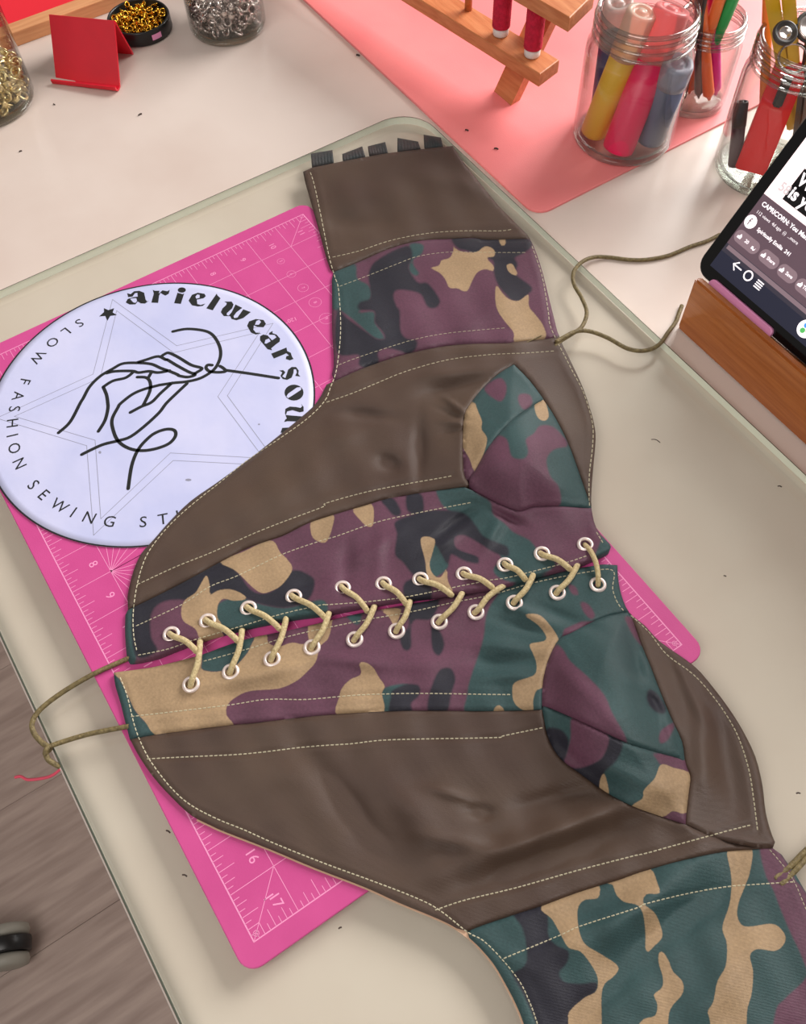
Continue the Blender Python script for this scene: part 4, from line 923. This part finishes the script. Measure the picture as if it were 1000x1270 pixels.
topc = t1_; prof = [pr2(f1_+(topc-f1_)*k/4) for k in range(5)]+[pr2(topc+(bk-topc)*.03+Vector((0, 0, .0005)))]+[pr2(topc+(bk-topc)*k/3) for k in range(1, 4)]
sheet('folded_plate', prof, 0, 0, TH)
lipc = f1_+fw*.006+Vector((0, 0, .0015))
prof = [pr2(f1_), pr2(f1_+fw*.003-Vector((0, 0, .0002))), pr2(f1_+fw*.0065+Vector((0, 0, .0005))), pr2(f1_+fw*.0092+Vector((0, 0, .0030))), pr2(f1_+fw*.0098+Vector((0, 0, .0062)))]
sheet('front_lip', prof, 0, 0, TH)

# ================================================================== WOODEN TRAY
ty = thing('wooden_tray', (-.45, .2, TZ), 'pale pine tray lined with bright red felt', 'tray')
V, Fc = prism([(-.62, -.1), (-.3755, -.1), (-.3745, .56), (-.62, .56)], TZ+.0005, TZ+.010, 0); mesh('felt_pad', V, Fc, M['redfelt'], ty)
V, Fc = prism([(-.3757, -.12), (-.3590, -.12), (-.3590, .58), (-.3747, .58)], TZ+.0003, TZ+.013, .001); mesh('side_rail', V, Fc, M['pine'], ty)
V, Fc = prism([(-.636, -.12), (-.62, -.12), (-.62, .58), (-.636, .58)], TZ+.0003, TZ+.013, .001); mesh('side_rail', V, Fc, M['pine'], ty)
for y in (-.12, .5605):
    V, Fc = prism([(-.6198, y), (-.376, y), (-.376, y+.0195), (-.6198, y+.0195)], TZ+.0003, TZ+.013, .001); mesh('end_rail', V, Fc, M['pine'], ty)

# ================================================================== TABLET AND STAND
st = thing('tablet_stand', (.42, .47, TZ), 'bamboo block stand holding up the tablet', 'stand')
def xprism(nm, prof, x0, x1, material, parent, bev=.0015):
    bm = bmesh.new(); A_ = [bm.verts.new((x0, y, z)) for y, z in prof]; B_ = [bm.verts.new((x1, y, z)) for y, z in prof]; n = len(prof)
    bm.faces.new(A_); bm.faces.new(B_[::-1])
    for i in range(n): bm.faces.new((A_[i], B_[i], B_[(i+1) % n], A_[(i+1) % n]))
    bmesh.ops.recalc_face_normals(bm, faces=bm.faces[:])
    bmesh.ops.bevel(bm, geom=bm.edges[:], offset=bev, segments=2, affect='EDGES'); return bm_done(nm, bm, material, parent)
TA = Vector((.2337, .4600, .0302)); th_ = math.radians(56.5); VU = Vector((1, 0, 0)); VV = Vector((0, math.cos(th_), math.sin(th_))); VN = VU.cross(VV)
Z0 = TZ+.0002
xprism('stand_block', [(.4466, Z0), (.520, Z0), (.520, .022), (.4745, .022), (.4640, .0255), (.4565, .0285), (.4530, .0375), (.4466, .0385)], .2462, .66, M['bamboo'], st)
xprism('back_rest', [(.522, Z0), (.545, Z0), (.533, .10), (.5275, .10), (.522, .03)], .30, .60, M['bamboo'], st)
tbm = thing('tablet', tuple(TA), 'black tablet showing a video page, leaning on the bamboo stand', 'tablet')
def tw_(u, v, n=0.0): return TA+VU*u+VV*v+VN*n
def tuv(x, y):
    d = Vector(ray(x, y)); o_ = Vector(CAMP); t_ = (TA-o_).dot(VN)/d.dot(VN); p = o_+d*t_-TA; return p.dot(VU), p.dot(VV)
TW, THh = .27, .178
def tprism(nm, poly, n0, n1, material, parent, bev=0):
    V, Fc = prism(poly, n0, n1, bev); return mesh(nm, [tuple(tw_(*v)) for v in V], Fc, material, parent)
tprism('tablet_body', rrect(0, 0, TW, THh, .011), -.0075, -.0006, pm('tablet_grey', (60, 60, 64)), tbm, .0008)
tprism('screen_bezel', rrect(.0008, .0008, TW-.0008, THh-.0008, .0105), -.0006, 0, mat('bezel_glass', (6, 6, 8), rough=.12), tbm, .0003)
em = lambda n_, c_, s_=1.0: mat(n_, c_, rough=.3, emit=s_)
sb = .0088
scr = tprism('screen', rrect(sb, sb, TW-sb, THh-sb, .001), 0, .0001, em('screen_dark', (58, 54, 66), .5), tbm)
def tq(nm, u0, v0, u1, v1, n_, material, r=.0001, lb=None): return tag(tprism(nm, rrect(u0, v0, u1, v1, r), n_, n_+.00006, material, scr), lb)
u_, v_ = tuv(945, 240); vb = v_      # lower edge of the video picture
vsplit = tuv(948, 240)[1]
tq('video_picture', sb, vsplit, TW-sb, THh-sb, .0001, em('screen_pink_white', (250, 226, 226), .95), lb='bright pinkish-white video picture')
vmid = tuv(905, 303)[1]
tq('video_info_panel', sb, vmid, TW-sb, vsplit, .0001, em('screen_mauve', (98, 78, 88), .5), lb='mauve information panel of the video page')
tq('navigation_bar', sb, sb, TW-sb, tuv(905, 318)[1], .0001, em('screen_navy', (40, 42, 60), .4))
tq('grey_divider', tuv(904, 304)[0], tuv(905, 311)[1], TW-sb, tuv(905, 304)[1], .00016, em('screen_grey', (128, 108, 116), .6))
WH = em('screen_text_white', (240, 232, 236), .9)
def ttext(s, x, y, size, n_=.00022, material=None, align='LEFT', nm='screen_text', bold=0):
    u, v = tuv(x, y); V, Fc = text_vf(s, size, 0, 0, bold, align); return mesh(nm, [tuple(tw_(u+a[0], v+a[1], n_)) for a in V], Fc, material or WH, scr)
ttext('CAPRICORN: You Manifest', 946, 252, .0040, bold=.00012)
ttext('112 views  4d ago  (i)  ...more', 939, 262, .0030)
u, v = tuv(931.5, 275); V, Fc = prism([(u+.0044*math.cos(k*.3927), v+.0044*math.sin(k*.3927)) for k in range(16)], .00016, .00024); mesh('channel_badge', [tuple(tw_(*q)) for q in V], Fc, WH, scr)
ttext('f', 930, 275, .007, .0003, em('screen_badge_ink', (90, 60, 66), .4), 'CENTER')
ttext('Spiritually Emilia  241', 940, 284, .0034, bold=.00008)
PILL = em('screen_pill', (134, 112, 120), .6)
for (xa, ya), (xb, yb), s in (((912.5, 289), (941, 311), '20'), ((943.5, 313), (965, 330), 'Share'), ((966.5, 331), (987, 348), 'Save'), ((988.5, 349), (1012, 368), 'Thanks')):
    x, y = (xa+xb)/2, (ya+yb)/2; half = (tuv(xb, yb)[0]-tuv(xa, ya)[0])/2; u, v = tuv(x, y); tprism('button_pill', rrect(u-half, v-.0042, u+half, v+.0042, .0041), .00016, .00022, PILL, scr)
    tx, ty_ = tuv(x, y); V, Fc = text_vf(s, .0031, 0 if s == '20' else .0018, 0, .00006, 'CENTER'); mesh('button_text', [tuple(tw_(tx+a[0], ty_+a[1], .0003)) for a in V], Fc, WH, scr)
    # small icon: thumb, arrow or bookmark
    for sg in ((-1, 1) if s == '20' else (-1,)):
        cu_ = tx+sg*half*.62; ic = [(cu_-.0016, ty_-.0016), (cu_-.0016, ty_+.0002*sg), (cu_-.0003, ty_+.0004), (cu_+.0003, ty_+.0019*(-sg if s == '20' else 1)), (cu_+.0016, ty_+.0004), (cu_+.0014, ty_-.0014)]
        V = [tuple(tw_(a, b, .0003)) for a, b in ic]; mesh('button_icon', V, [tuple(range(6))], WH, scr)
# navigation symbols: arrow, ring, lines
u, v = tuv(915, 331); parts = [ribbon_vf([(u-.0035, v), (u+.0035, v)], .0009, 0), ribbon_vf([(u-.0006, v+.0028), (u-.0035, v), (u-.0006, v-.0028)], .0009, 0)]
u, v = tuv(928.5, 342); parts.append(ribbon_vf([(u+.003*math.cos(t), v+.003*math.sin(t)) for t in np.linspace(0, 6.283, 21)], .0010, 0))
u, v = tuv(941.5, 353.5)
for k in (-1.5, -.5, .5, 1.5): parts.append(ribbon_vf([(u-.0024, v+k*.0015), (u+.0024, v+k*.0015)], .0008, 0))
V, Fc = merge(parts); mesh('navigation_symbols', [tuple(tw_(a[0], a[1], .00026)) for a in V], Fc, WH, scr)
u, v = tuv(1000, 408); tprism('app_icon', [(u+.0058*math.cos(k*.2618), v+.0058*math.sin(k*.2618)) for k in range(24)], .00016, .00026, WH, scr)
for k, cc in enumerate(((220, 70, 60), (70, 140, 220), (80, 170, 90))):
    a = k*2.1; tprism('app_icon', [(u+.0022*math.cos(a)+.0018*math.cos(q_*.7854), v+.0022*math.sin(a)+.0018*math.sin(q_*.7854)) for q_ in range(8)], .00026, .0003, em('icon_%d' % k, cc, .8), scr)
# caption over the picture
BK = em('screen_caption_black', (16, 14, 18), .1)
u0, v0 = tuv(979, 243); u1, v1 = tuv(990, 207)
def cap_at(x, y, txt, wd_):
    u, v = tuv(x, y); tq('caption_box', u, v-.0062, u+wd_, v+.0062, .00016, BK); V, Fc = text_vf(txt, .0105, .0015, 0, .0003, 'LEFT'); mesh('caption_text', [tuple(tw_(u+a[0], v+a[1], .0003)) for a in V], Fc, WH, scr)
cap_at(979, 236, 'is your', .045); cap_at(990, 220, 'What', .034)
ttext('58', 968, 230, .008, .00022, em('screen_faint_grey', (206, 190, 192), .7), bold=.0002)
# pink clip over the lower edge of the tablet
u0, _ = tuv(884, 347); u1, _ = tuv(961, 413)
V, Fc = prism(rrect(u0, -.0032, u1, .0046, .0036), .0004, .0030, .0008); pc = mesh('pink_clip', [tuple(tw_(*q)) for q in V], Fc, M['pinkp'], None, loc=tuple(tw_(u0, 0, 0)))
tag(pc, 'pink plastic clip along the lower edge of the tablet', 'clip')

# ================================================================== SMALL THINGS
def lint(x, y, dx, dy, z, r, lb, mm='lint'):
    c = cr([(x, y), (x+dx*.5+dy*.15, y+dy*.5-dx*.15), (x+dx, y+dy)], 4); p = ats(c, np.full(len(c), z+r)); V, Fc = tube_vf(p, r, 6)
    tag(mesh('lint_speck', V, Fc, M[mm], None, True, loc=tuple(p[0])), lb, 'lint', 'lint specks')
for x, y, dx, dy, z, r, lb in ((808, 545, 11, 4, GZ, .0003, 'dark curved thread scrap on the glass right of the upper bust cup'), (965, 603, 5, 1, GZ, .0004, 'dark speck on the glass near the right edge'),
                               (898, 714, 3, 1, GZ, .0004, 'dark speck on the glass above the mat corner'), (988, 984, 5, 0, GZ, .0004, 'dark speck on the glass right of the corset hip'),
                               (24, 188, 3, -1, TZ, .0005, 'dark speck on the desk below the brass eyelet jar'), (172, 143, 4, -2, TZ, .0006, 'dark speck on the desk below the red stand'),
                               (577, 161, 4, 1, CZ, .0006, 'dark speck on the coral mat'), (66, 129, 2, 1, TZ, .0005, 'tiny speck on the desk under the red stand'),
                               (613, 184, 5, 1, CZ, .0006, 'second dark speck on the coral mat, nearer its corner'), (442, 68, 4, 1, TZ, .0007, 'dark crumb at the edge of the coral mat'),
                               (226, 1085, 6, 2, GZ, .0004, 'dark scrap on the glass left of the mat'), (206, 1030, 5, 3, GZ, .0004, 'thin scrap on the glass left of the mat, nearer the corset'), (420, 1152, 4, -2, GZ, .0004, 'thin scrap on the glass below the mat')):
    lint(x, y, dx, dy, z, r, lb)
c = [tuple(at(*p)) for p in ((76, 953, -.0125), (66, 961, -.016), (54, 965, -.022), (35, 967, -.03), (26, 963, -.032), (19, 964, -.034))]
V, Fc = tube_vf(cr(c, 5), .0009, 6); tag(mesh('loose_thread', V, Fc, M['pinkthread'], None, True, loc=c[0]), 'loose pink thread hanging over the left edge of the desk', 'thread')
# chair caster on the floor
fz = -.74; cs = thing('chair_caster', tuple(at(6, 1180, fz)), 'grey twin-wheel chair caster with black hood on the floor', 'caster')
q = Vector(at(10, 1174, fz+.025)); ax = (Vector(at(10, 1150, fz+.025))-Vector(at(10, 1200, fz+.025))).normalized(); 
def wheel(off):
    qq = ax.to_track_quat('Z', 'Y').to_matrix(); V, Fc = lathe([(0, -.008), (.018, -.008), (.0235, -.006), (.025, 0), (.0235, .006), (.018, .008), (0, .009)], (0, 0, 0), 40)
    mesh('wheel', [tuple(q+ax*off+qq@Vector(v)) for v in V], Fc, M['grey'], cs, True)
wheel(.0165); wheel(-.0165)
R_ = Matrix((ax.cross(Vector((0, 0, 1))).normalized(), ax, Vector((0, 0, 1)))).transposed()
qq = ax.to_track_quat('Z', 'Y').to_matrix(); V, Fc = lathe([(0, -.0085), (.027, -.0085), (.028, -.007), (.028, .007), (.027, .0085), (0, .0085)], (0, 0, 0), 40)
V = [tuple(q+Vector((0, 0, .003))+qq@Vector(v)) for v in V]; mesh('hood', V, Fc, M['black'], cs, True)
sd = (Vector(at(-40, 1176, fz+.025))-q).normalized()
bar('chair_leg', q+sd*.01+Vector((0, 0, .034)), q+sd*.22+Vector((0, 0, .05)), .03, .016, (0, 0, 1), cs, M['black'])
